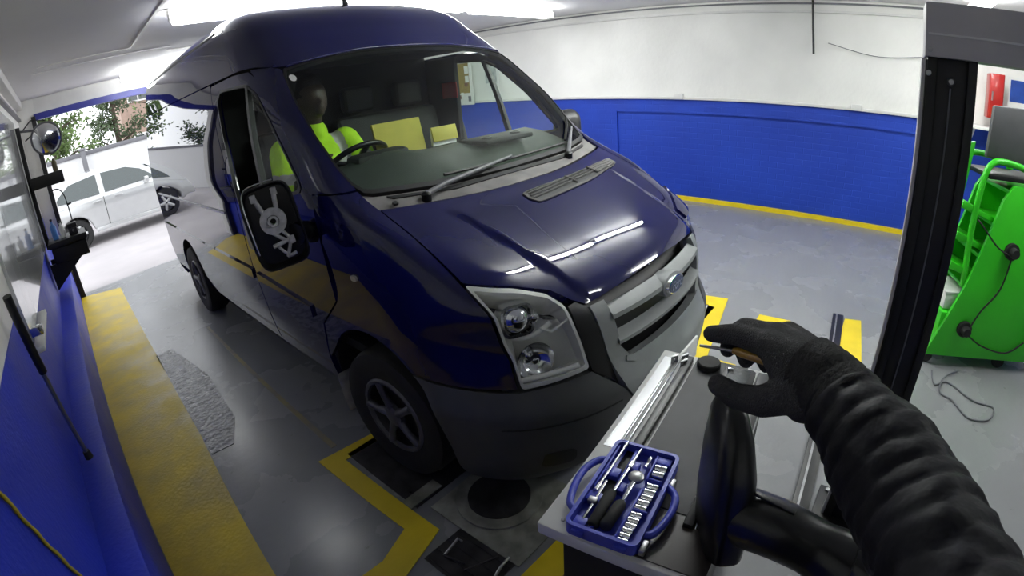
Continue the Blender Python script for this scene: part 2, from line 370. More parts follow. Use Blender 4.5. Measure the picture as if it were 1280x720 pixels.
# z, y0, W, ys, shape(6)
SB=[0,.035,.14,.36,.66,1.0]     # bumper / grille
SH=[0,.02,.06,.15,.42,1.0]      # bonnet
SW=[0,.03,.09,.17,.36,1.0]
SR=[0,.03,.09,.19,.42,1.0]
def mix(a,b,t): return [x+(y-x)*t for x,y in zip(a,b)]
SU=[0,.005,.02,.05,.15,1.0]
ST=[
(0.18,.14,.85,.60,SB),(0.28,.03,.905,.62,SB),(0.42,-.01,.935,.64,SB),(0.55,-.025,.95,.66,SB),(0.66,-.015,.955,.66,SB),
(0.76,-.005,.957,.68,SB),(0.88,.005,.96,.70,SB),(0.96,.05,.963,.73,mix(SB,SH,.35)),(1.02,.125,.966,.78,mix(SB,SH,.75)),(1.10,.28,.969,.86,SH),(1.18,.47,.972,.96,mix(SH,SU,.5)),
(1.26,.67,.975,1.06,SU),(1.33,.845,.978,1.16,SU),(1.39,.94,.978,1.25,mix(SU,SW,.5)),(1.47,1.01,.974,1.35,SW),(1.58,1.10,.966,1.48,SW),(1.70,1.215,.955,1.58,SW),
(1.82,1.345,.937,1.72,SW),(1.92,1.455,.920,1.83,SW),(2.02,1.57,.900,1.98,SW),(2.10,1.67,.885,2.08,SW),(2.20,1.79,.870,2.16,SR),(2.30,1.91,.850,2.28,SR),(2.37,2.03,.825,2.42,SR),(2.43,2.20,.775,2.60,SR),(2.47,2.42,.70,2.80,SR),(2.50,2.80,.50,3.1,SR)]
REAR=5.30
def _cr(p0,p1,p2,p3,t):
    return 0.5*((2*p1)+(-p0+p2)*t+(2*p0-5*p1+4*p2-p3)*t*t+(-p0+3*p1-3*p2+p3)*t**3)
def _row(st):
    z,y0,W,ys,sh=st
    pts=[(W*FX[i],y0+(ys-y0)*sh[i]) for i in range(6)]
    for fr in (1/3,2/3,1.0): pts.append((W,ys+(REAR-ys)*fr))
    return pts
ROWS=[_row(s) for s in ST]; ZS=[s[0] for s in ST]
import functools
@functools.lru_cache(maxsize=200000)
def _rowat(z):
    n=len(ZS)
    z=min(max(z,ZS[0]),ZS[-1])
    i=0
    while i<n-2 and z>ZS[i+1]: i+=1
    h=ZS[i+1]-ZS[i]; t=(z-ZS[i])/h
    def tan(j,k,c):
        if j==0: return (ROWS[1][k][c]-ROWS[0][k][c])/(ZS[1]-ZS[0])
        if j==n-1: return (ROWS[-1][k][c]-ROWS[-2][k][c])/(ZS[-1]-ZS[-2])
        return (ROWS[j+1][k][c]-ROWS[j-1][k][c])/(ZS[j+1]-ZS[j-1])
    out=[]
    h00=2*t**3-3*t**2+1;h10=t**3-2*t**2+t;h01=-2*t**3+3*t**2;h11=t**3-t**2
    for k in range(9):
        out.append(tuple(h00*ROWS[i][k][c]+h10*h*tan(i,k,c)+h01*ROWS[i+1][k][c]+h11*h*tan(i+1,k,c) for c in (0,1)))
    return out
def vsurf(a,z):
    """a may be negative = the -x side (driver side); returns point with x sign = sign of a"""
    s=-1 if a<0 else 1; a=abs(a)
    r=_rowat(round(z,5))
    i=min(int(a),7); t=a-i
    p1,p2=r[i],r[i+1]
    p0=r[i-1] if i>0 else (-r[1][0],r[1][1])
    p3=r[i+2] if i<7 else (2*p2[0]-p1[0],2*p2[1]-p1[1])
    if i>=5: x=p1[0]+(p2[0]-p1[0])*t; y=p1[1]+(p2[1]-p1[1])*t
    else:
        x=_cr(p0[0],p1[0],p2[0],p3[0],t); y=_cr(p0[1],p1[1],p2[1],p3[1],t)
        if i==4:
            # end tangent along the side
            p3=(p2[0],p2[1]+(p2[1]-p1[1])); x=_cr(p0[0],p1[0],p2[0],p3[0],t); y=_cr(p0[1],p1[1],p2[1],p3[1],t); x=min(x,p2[0])
    return (s*x,y,z)

def sst(a, b, x):
    t = min(1, max(0, (x - a) / (b - a))); return t * t * (3 - 2 * t)
def front_off(a, z):
    o = 0.045 * (1 - sst(0.57, 0.73, z)) * (1 - sst(4.4, 5.0, abs(a)))
    return o
def bonnet_off(a, z):
    return 0.014 * (1 - sst(1.58, 1.76, abs(a) - 0.35 * (z - 1.0) / 0.3)) * sst(0.97, 1.03, z) * (1 - sst(1.24, 1.30, z))
def nrm_of(fn, u, v, ref):
    e = 2e-3
    p = Vector(fn(u, v)); du = Vector(fn(u + e, v)) - Vector(fn(u - e, v)); dv = Vector(fn(u, v + e)) - Vector(fn(u, v - e))
    n = du.cross(dv)
    if n.length < 1e-12: return Vector((0, 0, 1))
    n.normalize()
    return n
VC = Vector((0, 2.8, 1.15))
def outward(p):
    # direction away from the van's long axis
    return Vector((p[0], min(0, p[1] - 1.6), (p[2] - 1.0) * 0.6))
def base_n(u, v, fn):
    n = nrm_of(fn, u, v, None); p = Vector(fn(u, v))
    if n.dot(outward(p)) < 0: n = -n
    return n
def dispmap(fn, off):
    def g(u, v):
        o = off(u, v) if callable(off) else off
        if abs(o) < 1e-9: return fn(u, v)
        return tuple(Vector(fn(u, v)) + base_n(u, v, fn) * o)
    return g
def Ainv(y, z):
    lo, hi = 2.0, 8.0
    for _ in range(18):
        m = (lo + hi) / 2
        if vsurf(m, z)[1] < y: lo = m
        else: hi = m
    return (lo + hi) / 2
def side(sgn):
    def g(y, z):
        if y >= REAR: x, yy, zz = vsurf(8.0, z); return (sgn * x, y, z)
        x, yy, zz = vsurf(Ainv(y, z), z); return (sgn * x, yy, zz)
    return g
def front(a, z): return vsurf(a, z)
def resample(poly, du, dv):
    out = []; n = len(poly)
    for i in range(n):
        a, b = poly[i], poly[(i + 1) % n]
        k = max(1, int(math.ceil(max(abs(b[0] - a[0]) / du, abs(b[1] - a[1]) / dv))))
        for j in range(k): out.append((a[0] + (b[0] - a[0]) * j / k, a[1] + (b[1] - a[1]) * j / k))
    return out
def rnd(poly, r=0.25, n=4):
    """round the corners of a polygon a little (corner cutting by bezier)"""
    out = []; m = len(poly)
    for i in range(m):
        p0, p1, p2 = poly[i - 1], poly[i], poly[(i + 1) % m]
        a = (p1[0] + (p0[0] - p1[0]) * r, p1[1] + (p0[1] - p1[1]) * r); b = (p1[0] + (p2[0] - p1[0]) * r, p1[1] + (p2[1] - p1[1]) * r)
        for k in range(n + 1):
            t = k / n; out.append(((1 - t) ** 2 * a[0] + 2 * t * (1 - t) * p1[0] + t * t * b[0], (1 - t) ** 2 * a[1] + 2 * t * (1 - t) * p1[1] + t * t * b[1]))
    return out
def patch(name, poly, fn, mt, parent, holes=(), du=0.12, dv=0.03, off=0.0, rim=0.018, rim_mat=None):
    g = dispmap(fn, off)
    loops = [resample(poly, du, dv)] + [resample(h, du, dv) for h in holes]
    vs = []; es = []
    for lp in loops:
        b = len(vs); vs += [Vector(p) for p in lp]; es += [(b + i, b + (i + 1) % len(lp)) for i in range(len(lp))]
    u0 = min(p[0] for p in loops[0]); u1 = max(p[0] for p in loops[0]); v0 = min(p[1] for p in loops[0]); v1 = max(p[1] for p in loops[0])
    S = (1.0 / du, 1.0 / dv)
    LP = np.array([p for lp in loops for p in lp])
    def near(x, y): return bool(((np.abs(LP[:, 0] - x) * S[0] < 0.55) & (np.abs(LP[:, 1] - y) * S[1] < 0.55)).any())
    x = u0 + du / 2
    while x < u1:
        y = v0 + dv / 2
        while y < v1:
            if pip(x, y, loops[0]) and not any(pip(x, y, h) for h in loops[1:]) and not near(x, y): vs.append(Vector((x, y)))
            y += dv
        x += du
    vv = [Vector((p.x * S[0], p.y * S[1])) for p in vs]
    r = delaunay_2d_cdt(vv, es, [], 0, 1e-5); ov, oe, of = r[0], r[1], r[2]
    sl = [[(p[0] * S[0], p[1] * S[1]) for p in lp] for lp in loops]
    tris = []
    for t in of:
        if len(t) != 3: continue
        cx = sum(ov[i].x for i in t) / 3; cy = sum(ov[i].y for i in t) / 3
        if pip(cx, cy, sl[0]) and not any(pip(cx, cy, h) for h in sl[1:]): tris.append(tuple(t))
    used = sorted({i for t in tris for i in t}); idx = {k: i for i, k in enumerate(used)}
    uv = [(ov[k].x / S[0], ov[k].y / S[1]) for k in used]
    P = [Vector(g(*q)) for q in uv]; N = []
    for q, p in zip(uv, P):
        n = nrm_of(g, q[0], q[1], None)
        if n.dot(outward(p)) < 0: n = -n
        N.append(n)
    tris = [tuple(idx[i] for i in t) for t in tris]
    t0 = tris[len(tris) // 2]; fixed = []
    for t in tris:
        n = (P[t[1]] - P[t[0]]).cross(P[t[2]] - P[t[0]])
        if n.dot(N[t[0]]) < 0: t = (t[0], t[2], t[1])
        fixed.append(t)
    cnt = set()
    for t in fixed:
        for i in range(3): cnt.add((t[i], t[(i + 1) % 3]))
    verts = list(P); norms = list(N); faces = list(fixed)
    if rim:
        bd = [(i, j) for (i, j) in cnt if (j, i) not in cnt]
        m1 = {}; m2 = {}
        for i, j in bd:
            for q in (i, j):
                if q not in m1:
                    m1[q] = len(verts); verts.append(P[q]); m2[q] = len(verts); verts.append(P[q] - N[q] * rim)
        for i, j in bd: faces.append((m1[j], m1[i], m2[i], m2[j]))
    me = bpy.data.meshes.new(name); me.from_pydata(verts, [], faces); me.update()
    nt = len(fixed)
    for k, p in enumerate(me.polygons): p.use_smooth = k < nt
    if rim_mat is not None:
        me.materials.append(mt); me.materials.append(rim_mat)
        for k, p in enumerate(me.polygons):
            if k >= nt: p.material_index = 1
        o = link_mesh(name, me, None, parent)
    else: o = link_mesh(name, me, mt, parent)
    try:
        ln = []
        for p in me.polygons:
            for li in p.loop_indices:
                vi = me.loops[li].vertex_index
                ln.append(tuple(norms[vi]) if vi < len(norms) else tuple(p.normal))
        me.normals_split_custom_set(ln)
    except Exception as e:
        print('normals', e)
    return o
def mir(poly): return [(-p[0], p[1]) for p in poly]

van = empty('van'); tag(van, 'dark navy blue panel van with grey grille and bare driver side mirror', 'van')
# ---- windscreen, roof, pillars
WS = [(-3.10, 1.412), (-2.9, 1.404), (-1.62, 1.378), (0, 1.368), (1.62, 1.378), (2.9, 1.404), (3.10, 1.412), (3.26, 1.444), (3.41, 1.525), (3.57, 1.653), (3.60, 1.81), (3.50, 1.95), (3.36, 1.985), (2.25, 2.022), (1.15, 2.046), (0, 2.052), (-1.15, 2.046), (-2.25, 2.022), (-3.36, 1.985), (-3.50, 1.95), (-3.60, 1.81), (-3.57, 1.653), (-3.41, 1.525), (-3.26, 1.444)]
def inset(poly, ku, kv):
    out = []; n = len(poly); cx = sum(p[0] for p in poly) / n; cy = sum(p[1] for p in poly) / n
    hu = max(abs(p[0] - cx) for p in poly); hv = max(abs(p[1] - cy) for p in poly)
    return [(cx + (p[0] - cx) * (1 - ku / hu), cy + (p[1] - cy) * (1 - kv / hv)) for p in poly]
WSo = inset(WS, -0.07, -0.018)
patch('windscreen_seal', WSo, front, M['black'], van, holes=[WS], du=0.2, dv=0.04, off=0.001, rim=0.03)
patch('windscreen', WS, front, M['glass'], van, du=0.2, dv=0.04, off=-0.003, rim=0)
# roof: windscreen header up and back over the whole load bay
def roof_low(a):
    a = abs(a)
    pts = [(0, 2.072), (1.15, 2.066), (2.25, 2.042), (3.4, 2.010), (3.9, 2.02), (4.4, 2.045), (5.0, 2.055), (8.0, 2.055)]
    for p, q in zip(pts[:-1], pts[1:]):
        if a <= q[0]: return p[1] + (q[1] - p[1]) * (a - p[0]) / (q[0] - p[0])
    return 2.055
def make_roof():
    As = [-8 + 16 * i / 128 for i in range(129)]; nz = 22; V = []; F = []; N = []
    for a in As:
        z0 = roof_low(a)
        for j in range(nz + 1):
            z = z0 + (2.498 - z0) * (j / nz)
            V.append(vsurf(a, z))
    w = nz + 1
    for i in range(len(As) - 1):
        for j in range(nz): F.append((i * w + j, (i + 1) * w + j, (i + 1) * w + j + 1, i * w + j + 1))
    half = len(As) // 2
    for i in range(half):   # crown between the two sides
        l0, l1 = i * w + nz, (i + 1) * w + nz; r0, r1 = (len(As) - 1 - i) * w + nz, (len(As) - 2 - i) * w + nz
        if l1 == r1: F.append((l0, l1, r0))
        else: F.append((l0, l1, r1, r0))
    o = from_data('roof', V, F, M['paint'], van, True)
    bm = bmesh.new(); bm.from_mesh(o.data); bmesh.ops.recalc_face_normals(bm, faces=bm.faces); bm.to_mesh(o.data); bm.free()
    return o
roof = make_roof()
for s in (-1, 1):   # roof gutters
    tube('roof_gutter', [side(s)(y, 2.375) for y in (2.6, 3.3, 4.0, 4.7, 5.28)], 0.010, M['black'], van, 6)
bm = bmesh.new(); tube_bm(bm, [(0.0, 2.26, 2.445), (0.0, 2.28, 2.50)], [0.02, 0.010], 8); from_bm('aerial_base', bm, M['black'], van, True)
AP = [(3.68, 1.835), (3.62, 1.64), (3.46, 1.52), (3.33, 1.44), (3.30, 1.415), (4.75, 1.415), (4.52, 1.45), (4.50, 1.60), (4.50, 1.75), (4.52, 1.88), (4.58, 2.04), (3.9, 2.016), (3.5, 2.0), (3.58, 1.965)]
patch('windscreen_pillar', mir(AP), front, M['paint'], van, du=0.1, dv=0.03)
patch('windscreen_pillar', AP, front, M['paint'], van, du=0.1, dv=0.03)
# ---- bonnet, cowl, wings
BR = [(-3.19, 1.336), (-2.07, 1.316), (-1.2, 1.303), (-0.48, 1.296), (0.48, 1.296), (1.2, 1.303), (2.07, 1.316), (3.19, 1.336)]
BF = [(3.29, 1.117), (2.58, 1.084), (2.10, 1.046), (1.93, 1.005), (1.74, 0.978), (1.14, 0.984), (0.39, 0.992), (-0.39, 0.992), (-1.14, 0.984), (-1.74, 0.978), (-1.93, 1.005), (-2.10, 1.046), (-2.58, 1.084), (-3.29, 1.117)]
patch('bonnet', BR + BF, front, M['paint'], van, du=0.1, dv=0.012, off=bonnet_off, rim=0.035)
CW = [(-3.24, 1.346), (-2.07, 1.326), (-1.2, 1.312), (-0.48, 1.305), (0.48, 1.305), (1.2, 1.312), (2.07, 1.326), (3.24, 1.346), (3.26, 1.40), (2.95, 1.385), (1.62, 1.358), (0, 1.349), (-1.62, 1.358), (-2.95, 1.385), (-3.26, 1.40)]
patch('scuttle_panel', CW, front, M['cowl'], van, du=0.15, dv=0.012, off=-0.014, rim=0.03)
SL = [(-2.6, 1.362), (-1.3, 1.338), (1.3, 1.338), (2.6, 1.362), (2.7, 1.374), (1.62, 1.350), (-1.62, 1.350), (-2.7, 1.374)]
patch('scuttle_slot', SL, front, M['black'], van, du=0.2, dv=0.012, off=-0.008, rim=0.01)
for ax in (-2.72,): patch('washer_jet', rnd([(ax - .06, 1.339), (ax + .06, 1.339), (ax + .05, 1.348), (ax - .05, 1.348)]), front, M['black'], van, off=0.004, rim=0.01)
AR = 0.455; AY, AZ = 0.965, 0.345
def arch(cy, cz, r, t0, t1, n): return [(cy + r * math.cos(math.radians(t0 + (t1 - t0) * i / n)), cz + r * math.sin(math.radians(t0 + (t1 - t0) * i / n))) for i in range(n + 1)]
# wing outline on the (y, z) side chart from the arch to the door, joined to the headlamp edge in the front chart
def fw(s):
    fn = side(s)
    # front piece in chart a
    arcA = []
    for (y, z) in arch(AY, AZ, AR, 178, 40, 16):
        arcA.append((Ainv(y, z), z))
    edge = [(3.36, 1.117), (3.37, 1.06), (3.33, 0.985), (3.10, 0.83), (3.07, 0.705)]
    low = [(4.0, 0.70), (Ainv(AY + AR * math.cos(math.radians(130)), 0.70), 0.70)]
    arcA = [(Ainv(y, z), z) for (y, z) in arch(AY, AZ, AR, 128, 38, 12)]
    back = [(Ainv(1.455, 0.50), 0.50), (Ainv(1.40, 0.72), 0.72), (Ainv(1.185, 0.90), 0.90), (Ainv(1.18, 1.20), 1.20), (Ainv(1.165, 1.34), 1.34), (4.80, 1.395), (4.70, 1.408), (3.31, 1.408), (3.25, 1.345), (3.235, 1.336)]
    poly = edge + low + arcA + back
    pl = [(s * a, z) for a, z in poly]
    return patch('front_wing', pl, front, M['paint'], van, du=0.1, dv=0.03, rim=0.03)
for s in (-1, 1): fw(s)
# sill and rear arch zone in front of the door
def sidepatch(name, poly, mt, s, **k):
    k.setdefault('du', 0.06); k.setdefault('dv', 0.04)
    return patch(name, poly, side(s), mt, van, **k)
RY = 4.31
for s in (-1, 1):
    sidepatch('sill', [(1.44, 0.20), (RY - 0.43, 0.20), (RY - 0.43, 0.345), (1.44, 0.345)], M['paint'], s, off=-0.02)
    DOOR = [(1.47, 0.355), (2.225, 0.355), (2.245, 0.62), (2.31, 0.88), (2.285, 1.36), (2.42, 1.66), (2.60, 2.02), (2.585, 2.035), (2.15, 2.043), (1.90, 2.03), (1.74, 1.955), (1.50, 1.76), (1.22, 1.49), (1.185, 1.37), (1.195, 1.20), (1.20, 0.90), (1.415, 0.72), (1.47, 0.50)]
    WIN = rnd([(1.25, 1.415), (1.53, 1.715), (1.755, 1.905), (1.90, 1.968), (2.39, 1.990), (2.445, 1.93), (2.29, 1.61), (2.225, 1.28), (2.17, 1.262), (1.80, 1.36)], 0.18, 3)
    door = sidepatch('door', DOOR, M['paint'], s, holes=[WIN], rim=0.03)
    sidepatch('window_seal', WIN, M['black'], s, holes=[[(p[0] + (1.86 - p[0]) * 0.035, p[1] + (1.66 - p[1]) * 0.05) for p in WIN]], off=0.004, rim=0.02).parent = door
    sidepatch('window_divider', [(1.725, 1.40), (1.765, 1.395), (1.905, 1.962), (1.868, 1.952)], M['black'], s, off=0.006, rim=0.03).parent = door
    q = [(1.29, 1.425), (1.72, 1.395), (1.87, 1.945), (1.76, 1.895), (1.54, 1.71)]
    sidepatch('quarter_window', q, M['side_glass'], s, off=-0.006, rim=0).parent = door
    if s > 0: sidepatch('window', [(1.765, 1.39), (2.17, 1.275), (2.23, 1.30), (2.29, 1.61), (2.44, 1.93), (2.39, 1.98), (1.90, 1.955)], M['glass'], s, off=-0.010, rim=0).parent = door
    # handle in its dark cup
    hd = sidepatch('door_handle', rnd([(2.10, 1.02), (2.19, 1.02), (2.195, 1.21), (2.13, 1.21)], 0.2), M['gloss_black'], s, off=0.022, rim=0.022, du=0.03, dv=0.03); hd.parent = door
    lk = lathe('door_lock', [(0, 0.010), (0.012, 0.010), (0.014, 0)], M['black'], door, 12, loc=(s * 0.955, 2.16, 0.80), rot=Matrix.Rotation(s * math.pi / 2, 3, 'Y'))
    ra = arch(RY, AZ, 0.43, 180, 0, 22)
    SP = [(2.245, 0.355), (RY - 0.43, 0.355)] + ra + [(RY + 0.43, 0.355), (REAR - .01, 0.355), (REAR - .01, 2.045), (2.62, 2.045), (2.43, 1.655), (2.295, 1.36), (2.325, 0.88), (2.262, 0.61)]
    sidepatch('side_panel', SP, M['paint'], s, du=0.10, dv=0.04)
    sidepatch('door_rail', [(2.60, 1.196), (5.10, 1.196), (5.10, 1.212), (2.60, 1.212)], M['steel'], s, off=0.008, rim=0.012, du=0.3, dv=0.02)
    sidepatch('side_moulding', [(2.33, 0.785), (RY - 0.10, 0.79), (RY + .10, 0.80), (REAR - .06, 0.805), (REAR - .06, 0.865), (2.33, 0.85)], M['paint'], s, off=0.014, rim=0.016, du=0.2, dv=0.03)
    sidepatch('side_moulding', [(1.50, 0.735), (2.25, 0.775), (2.25, 0.84), (1.50, 0.80)], M['paint'], s, off=0.014, rim=0.016, du=0.2, dv=0.03)
    # arch liners and their pale inner lip
    for cy in (AY, RY):
        r = AR if cy == AY else 0.43
        pr = arch(cy, AZ, r, 200, -20, 22)
        V = []; F = []
        for (y, z) in pr:
            xo = abs(side(1)(y, max(z, 0.2))[0])
            V.append((s * (xo - 0.012), y, z)); V.append((s * 0.60, y, z))
        for i in range(len(pr) - 1): F.append((2 * i, 2 * i + 1, 2 * i + 3, 2 * i + 2))
        from_data('wheel_arch_liner', V, F, M['rubber'], van, True)
    sidepatch('wing_repeater', rnd([(0.93, 1.06), (0.975, 1.06), (0.975, 1.085), (0.93, 1.085)], 0.4), M['amber'], s, off=0.010, rim=0.012, du=0.02, dv=0.02)
    ml = arch(AY, AZ, AR - 0.005, -22, 8, 6); M['lip'] = M.get('lip') or mat('pale_arch_lip', (0.42, 0.40, 0.33), 0.6, var=0.3, vscale=20)  # pale tone stands in for light caught on the inner arch lip
    V = []; F = []
    for (y, z) in ml:
        for xo in (0.955, 0.86): V.append((s * xo, y - 0.004, z))
    for i in range(len(ml) - 1): F.append((2 * i, 2 * i + 1, 2 * i + 3, 2 * i + 2))
    lo = from_data('lit_arch_lip', V, F, M['lip'], van, True); sm = lo.modifiers.new('thick', 'SOLIDIFY'); sm.thickness = 0.006
# back end
bk = []
for z in [0.2 + 0.1 * i for i in range(23)] + [2.498]: bk.append(vsurf(8.0, z))
V = [(-p[0], REAR, p[2]) for p in bk] + [(p[0], REAR, p[2]) for p in bk]; n = len(bk)
from_data('rear_door', V, [(i, n + i, n + i + 1, i + 1) for i in range(n - 1)], M['paint'], van)
# ---- bumper and grille
GF_o = [(-1.73, 0.968), (-1.68, 0.88), (-1.58, 0.76), (-1.38, 0.594), (-1.15, 0.50), (0, 0.48), (1.15, 0.50), (1.38, 0.594), (1.58, 0.76), (1.68, 0.88), (1.73, 0.968)]
GF_i = [(-1.43, 0.968), (-1.38, 0.87), (-1.30, 0.765), (-1.10, 0.695), (-0.9, 0.685), (0, 0.69), (0.9, 0.685), (1.10, 0.695), (1.30, 0.765), (1.38, 0.87), (1.43, 0.968)]
GO = GF_o[:-1] + [GF_o[-1]]
frame_poly = GF_o + list(reversed(GF_i))
patch('grille_frame', frame_poly, front, M['grille'], van, du=0.08, dv=0.02, off=lambda a, z: front_off(a, z) + 0.004, rim=0.05)
patch('grille_lip', [(-1.24, 0.695), (-1.08, 0.674), (0, 0.665), (1.08, 0.674), (1.24, 0.695), (1.22, 0.712), (1.06, 0.704), (0, 0.702), (-1.06, 0.704), (-1.22, 0.712)], front, M['grille'], van, du=0.1, dv=0.012, off=lambda a, z: front_off(a, z) + 0.010, rim=0.05)
patch('grille_backing', [(-1.75, 0.60), (1.75, 0.60), (1.75, 1.0), (-1.75, 1.0)], front, M['black'], van, du=0.2, dv=0.05, off=-0.085, rim=0)
def slat(z0, z1, aw):
    n = 40; V = []; F = []
    for i in range(n + 1):
        a = -aw + 2 * aw * i / n
        for (o, z) in ((0.014, z0), (0.017, z0 + 0.018), (0.010, z0 + 0.025), (-0.030, z1 + 0.012), (-0.030, z0 + 0.010)):
            p = Vector(front(a, min(z, 0.975))); nn = Vector((0.35 * (a / 1.5), -1, 0)).normalized(); V.append(tuple(Vector((p.x, p.y, z)) + nn * o))
    for i in range(n):
        for k in range(5): F.append((i * 5 + k, i * 5 + (k + 1) % 5, (i + 1) * 5 + (k + 1) % 5, (i + 1) * 5 + k))
    F.append(tuple(range(5))); F.append(tuple(n * 5 + k for k in reversed(range(5))))
    o = from_data('grille_slat', V, F, M['grille'], van); autosmooth(o, 0.5)
    bm = bmesh.new(); bm.from_mesh(o.data); bmesh.ops.recalc_face_normals(bm, faces=bm.faces); bm.to_mesh(o.data); bm.free()
slat(0.898, 0.926, 1.42); slat(0.782, 0.812, 1.36)
for s in (-1, 1):
    pl = [(1.90, 0.995), (1.76, 0.970), (1.70, 0.88), (1.60, 0.76), (1.40, 0.60), (1.55, 0.64), (1.88, 0.715), (2.0, 0.83), (2.055, 0.93), (2.05, 0.99)]
    patch('headlamp_filler', [(s * a, z) for a, z in pl], front, M['black'], van, du=0.08, dv=0.03, off=0.0, rim=0.04)
bp_ = [(-1.40, 0.588), (-1.55, 0.632), (-1.9, 0.712), (-2.42, 0.702), (-3.02, 0.690), (-4.0, 0.692)]
arcB = [(Ainv(y, z), z) for (y, z) in arch(AY, AZ, AR, 128, 196, 9)]
arcB = [p for p in arcB if p[1] < 0.69]
left = bp_ + [(-a, z) for a, z in [(Ainv(AY + AR * math.cos(math.radians(130)), 0.69), 0.69)] + arcB] + [(-4.55, 0.20), (-3.2, 0.185), (0, 0.185)]
right = [(-a, z) for a, z in reversed(left[:-1])]
BUM = left + right
BUM = BUM + [(1.17, 0.492), (0, 0.472), (-1.17, 0.492)]
bumper = patch('bumper', BUM, front, M['bumper'], van, du=0.1, dv=0.025, off=front_off, rim=0.04)
for s in (-1, 1):
    patch('bumper_recess', rnd([(s * 2.9, 0.325), (s * 2.3, 0.32), (s * 2.3, 0.40), (s * 2.8, 0.405)], 0.3), front, M['black'], bumper, off=lambda a, z: front_off(a, z) + 0.003, rim=0.01)
patch('bumper_recess', rnd([(-1.3, 0.26), (1.3, 0.26), (1.2, 0.38), (-1.2, 0.38)], 0.2), front, M['black'], bumper, off=lambda a, z: front_off(a, z) + 0.003, rim=0.01)
np_ = box('number_plate', (-0.09, -0.083, 0.515), (0.52, 0.012, 0.112), M['paper'], van, bevel=0.003); 
box('plate_band', (-0.325, -0.0905, 0.515), (0.045, 0.004, 0.106), M['blue_badge'], np_)
tube('bumper_crease', [tuple(Vector(dispmap(front, front_off)(-1.5 - 0.1 * i, 0.555 - 0.0006 * i)) + Vector((0, -0.0005, 0))) for i in range(20)], 0.0035, M['black'], bumper, 5)
# ---- badge
def ell(rx, rz_, n=40): return [(rx * math.cos(2 * math.pi * i / n), rz_ * math.sin(2 * math.pi * i / n)) for i in range(n)]
bM = Matrix.Translation((0, -0.012, 0.895)) @ Matrix.Rotation(math.radians(90 - 6), 4, 'X')
bd = prism('badge', ell(0.082, 0.040), -0.06, 0.012, M['chrome'], van, M=bM, bevel=0.003)
prism('badge_field', ell(0.073, 0.0325), 0.010, 0.0145, M['blue_badge'], bd, M=bM)
prism('badge_mount', ell(0.098, 0.052), -0.08, -0.005, M['grille'], bd, M=bM, bevel=0.006)
def text(name, body, size, Mx, mt, parent, ext=0.0006, shear=0.0, align='CENTER'):
    cu = bpy.data.curves.new(name, 'FONT'); cu.body = body; cu.size = size; cu.extrude = ext; cu.shear = shear; cu.align_x = align; cu.align_y = 'CENTER'
    tmp = bpy.data.objects.new(name, cu); COL.objects.link(tmp)
    dg = bpy.context.evaluated_depsgraph_get(); me = bpy.data.meshes.new_from_object(tmp.evaluated_get(dg))
    bpy.data.objects.remove(tmp); me.transform(Mx); me.materials.clear()
    return link_mesh(name, me, mt, parent)
text('badge_lettering', 'Ford', 0.055, bM @ Matrix.Translation((0, 0, 0.0148)), M['chrome'], bd, 0.001, 0.35)
# ---- headlamps
HL = [(3.30, 1.110), (2.60, 1.078), (2.22, 1.042), (2.10, 0.998), (2.085, 0.928), (2.00, 0.823), (1.93, 0.730), (2.42, 0.714), (3.00, 0.700), (3.045, 0.83), (3.265, 0.985), (3.31, 1.06)]
for s in (-1, 1):
    hp = rnd([(s * a, z) for a, z in HL], 0.14, 3)
    hl = empty('headlamp', (0, 0, 0), 0, van)
    ins = inset(hp, 0.06, 0.018)
    patch('lamp_bezel', hp, front, M['reflector'], hl, holes=[ins], du=0.06, dv=0.02, off=0.0 if s < 0 else -0.014, rim=0.11)
    patch('lens', inset(hp, 0.012, 0.004), front, M['lens'], hl, du=0.1, dv=0.03, off=0.007 if s < 0 else -0.008, rim=0.006)
    patch('reflector_bowl', inset(hp, 0.02, 0.006), front, M['reflector'], hl, du=0.08, dv=0.025, off=lambda a, z: -0.055 - 0.30 * (z - 0.70), rim=0)
    def pt(a, z, o): 
        p = Vector(front(s * a, z)); return p + base_n(s * a, z, front) * o
    fwd = Vector((s * 0.45, -0.87, 0.12)).normalized()
    rot = fwd.to_track_quat('Z', 'Y').to_matrix()
    # main beam: rounded square module with a domed glass
    c0 = pt(2.93, 0.975, -0.05)
    sq = rnd([(-.062, -.062), (.062, -.062), (.062, .062), (-.062, .062)], 0.3, 4)
    mm = Matrix.Translation(c0) @ rot.to_4x4()
    pm = prism('beam_module', sq, -0.02, 0.03, M['chrome'], hl, holes=[[(x * .84, y * .84) for x, y in sq]], M=mm)
    lathe('beam_glass', [(0.052, 0.010), (0.044, 0.026), (0.027, 0.038), (0, 0.043)], M['chrome'], pm, 24, loc=c0, rot=rot)
    lathe('beam_backing', [(0.05, -0.015), (0.0, -0.019)], M['black'], pm, 24, loc=c0, rot=rot)
    c1 = pt(2.60, 0.985, -0.045)
    lathe('indicator_bulb', [(0.026, -0.02), (0.024, 0.0), (0.016, 0.02), (0, 0.028)], M['chrome'], hl, 16, loc=c1, rot=rot)
    c2 = pt(2.72, 0.80, -0.045)
    lathe('dip_reflector', [(0.075, 0.02), (0.06, -0.01), (0.03, -0.028), (0.016, -0.03), (0.014, 0.02), (0, 0.026)], M['chrome'], hl, 24, loc=c2, rot=rot)
    tube('lamp_divider', [pt(3.02 - 0.07 * i, 0.905 - 0.02 * math.sin(i * .4) + 0.004 * i, -0.028) for i in range(10)], 0.010, M['reflector'], hl, 8)
    tube('lamp_divider', [pt(2.58, 0.935, -0.02), pt(2.42, 0.915, -0.015), pt(2.12, 0.95, -0.012)], 0.005, M['reflector'], hl, 6)
    tube('lamp_step', [pt(2.98 - 0.1 * i, 0.735 + 0.002 * i, -0.012) for i in range(10)], 0.012, M['reflector'], hl, 8)
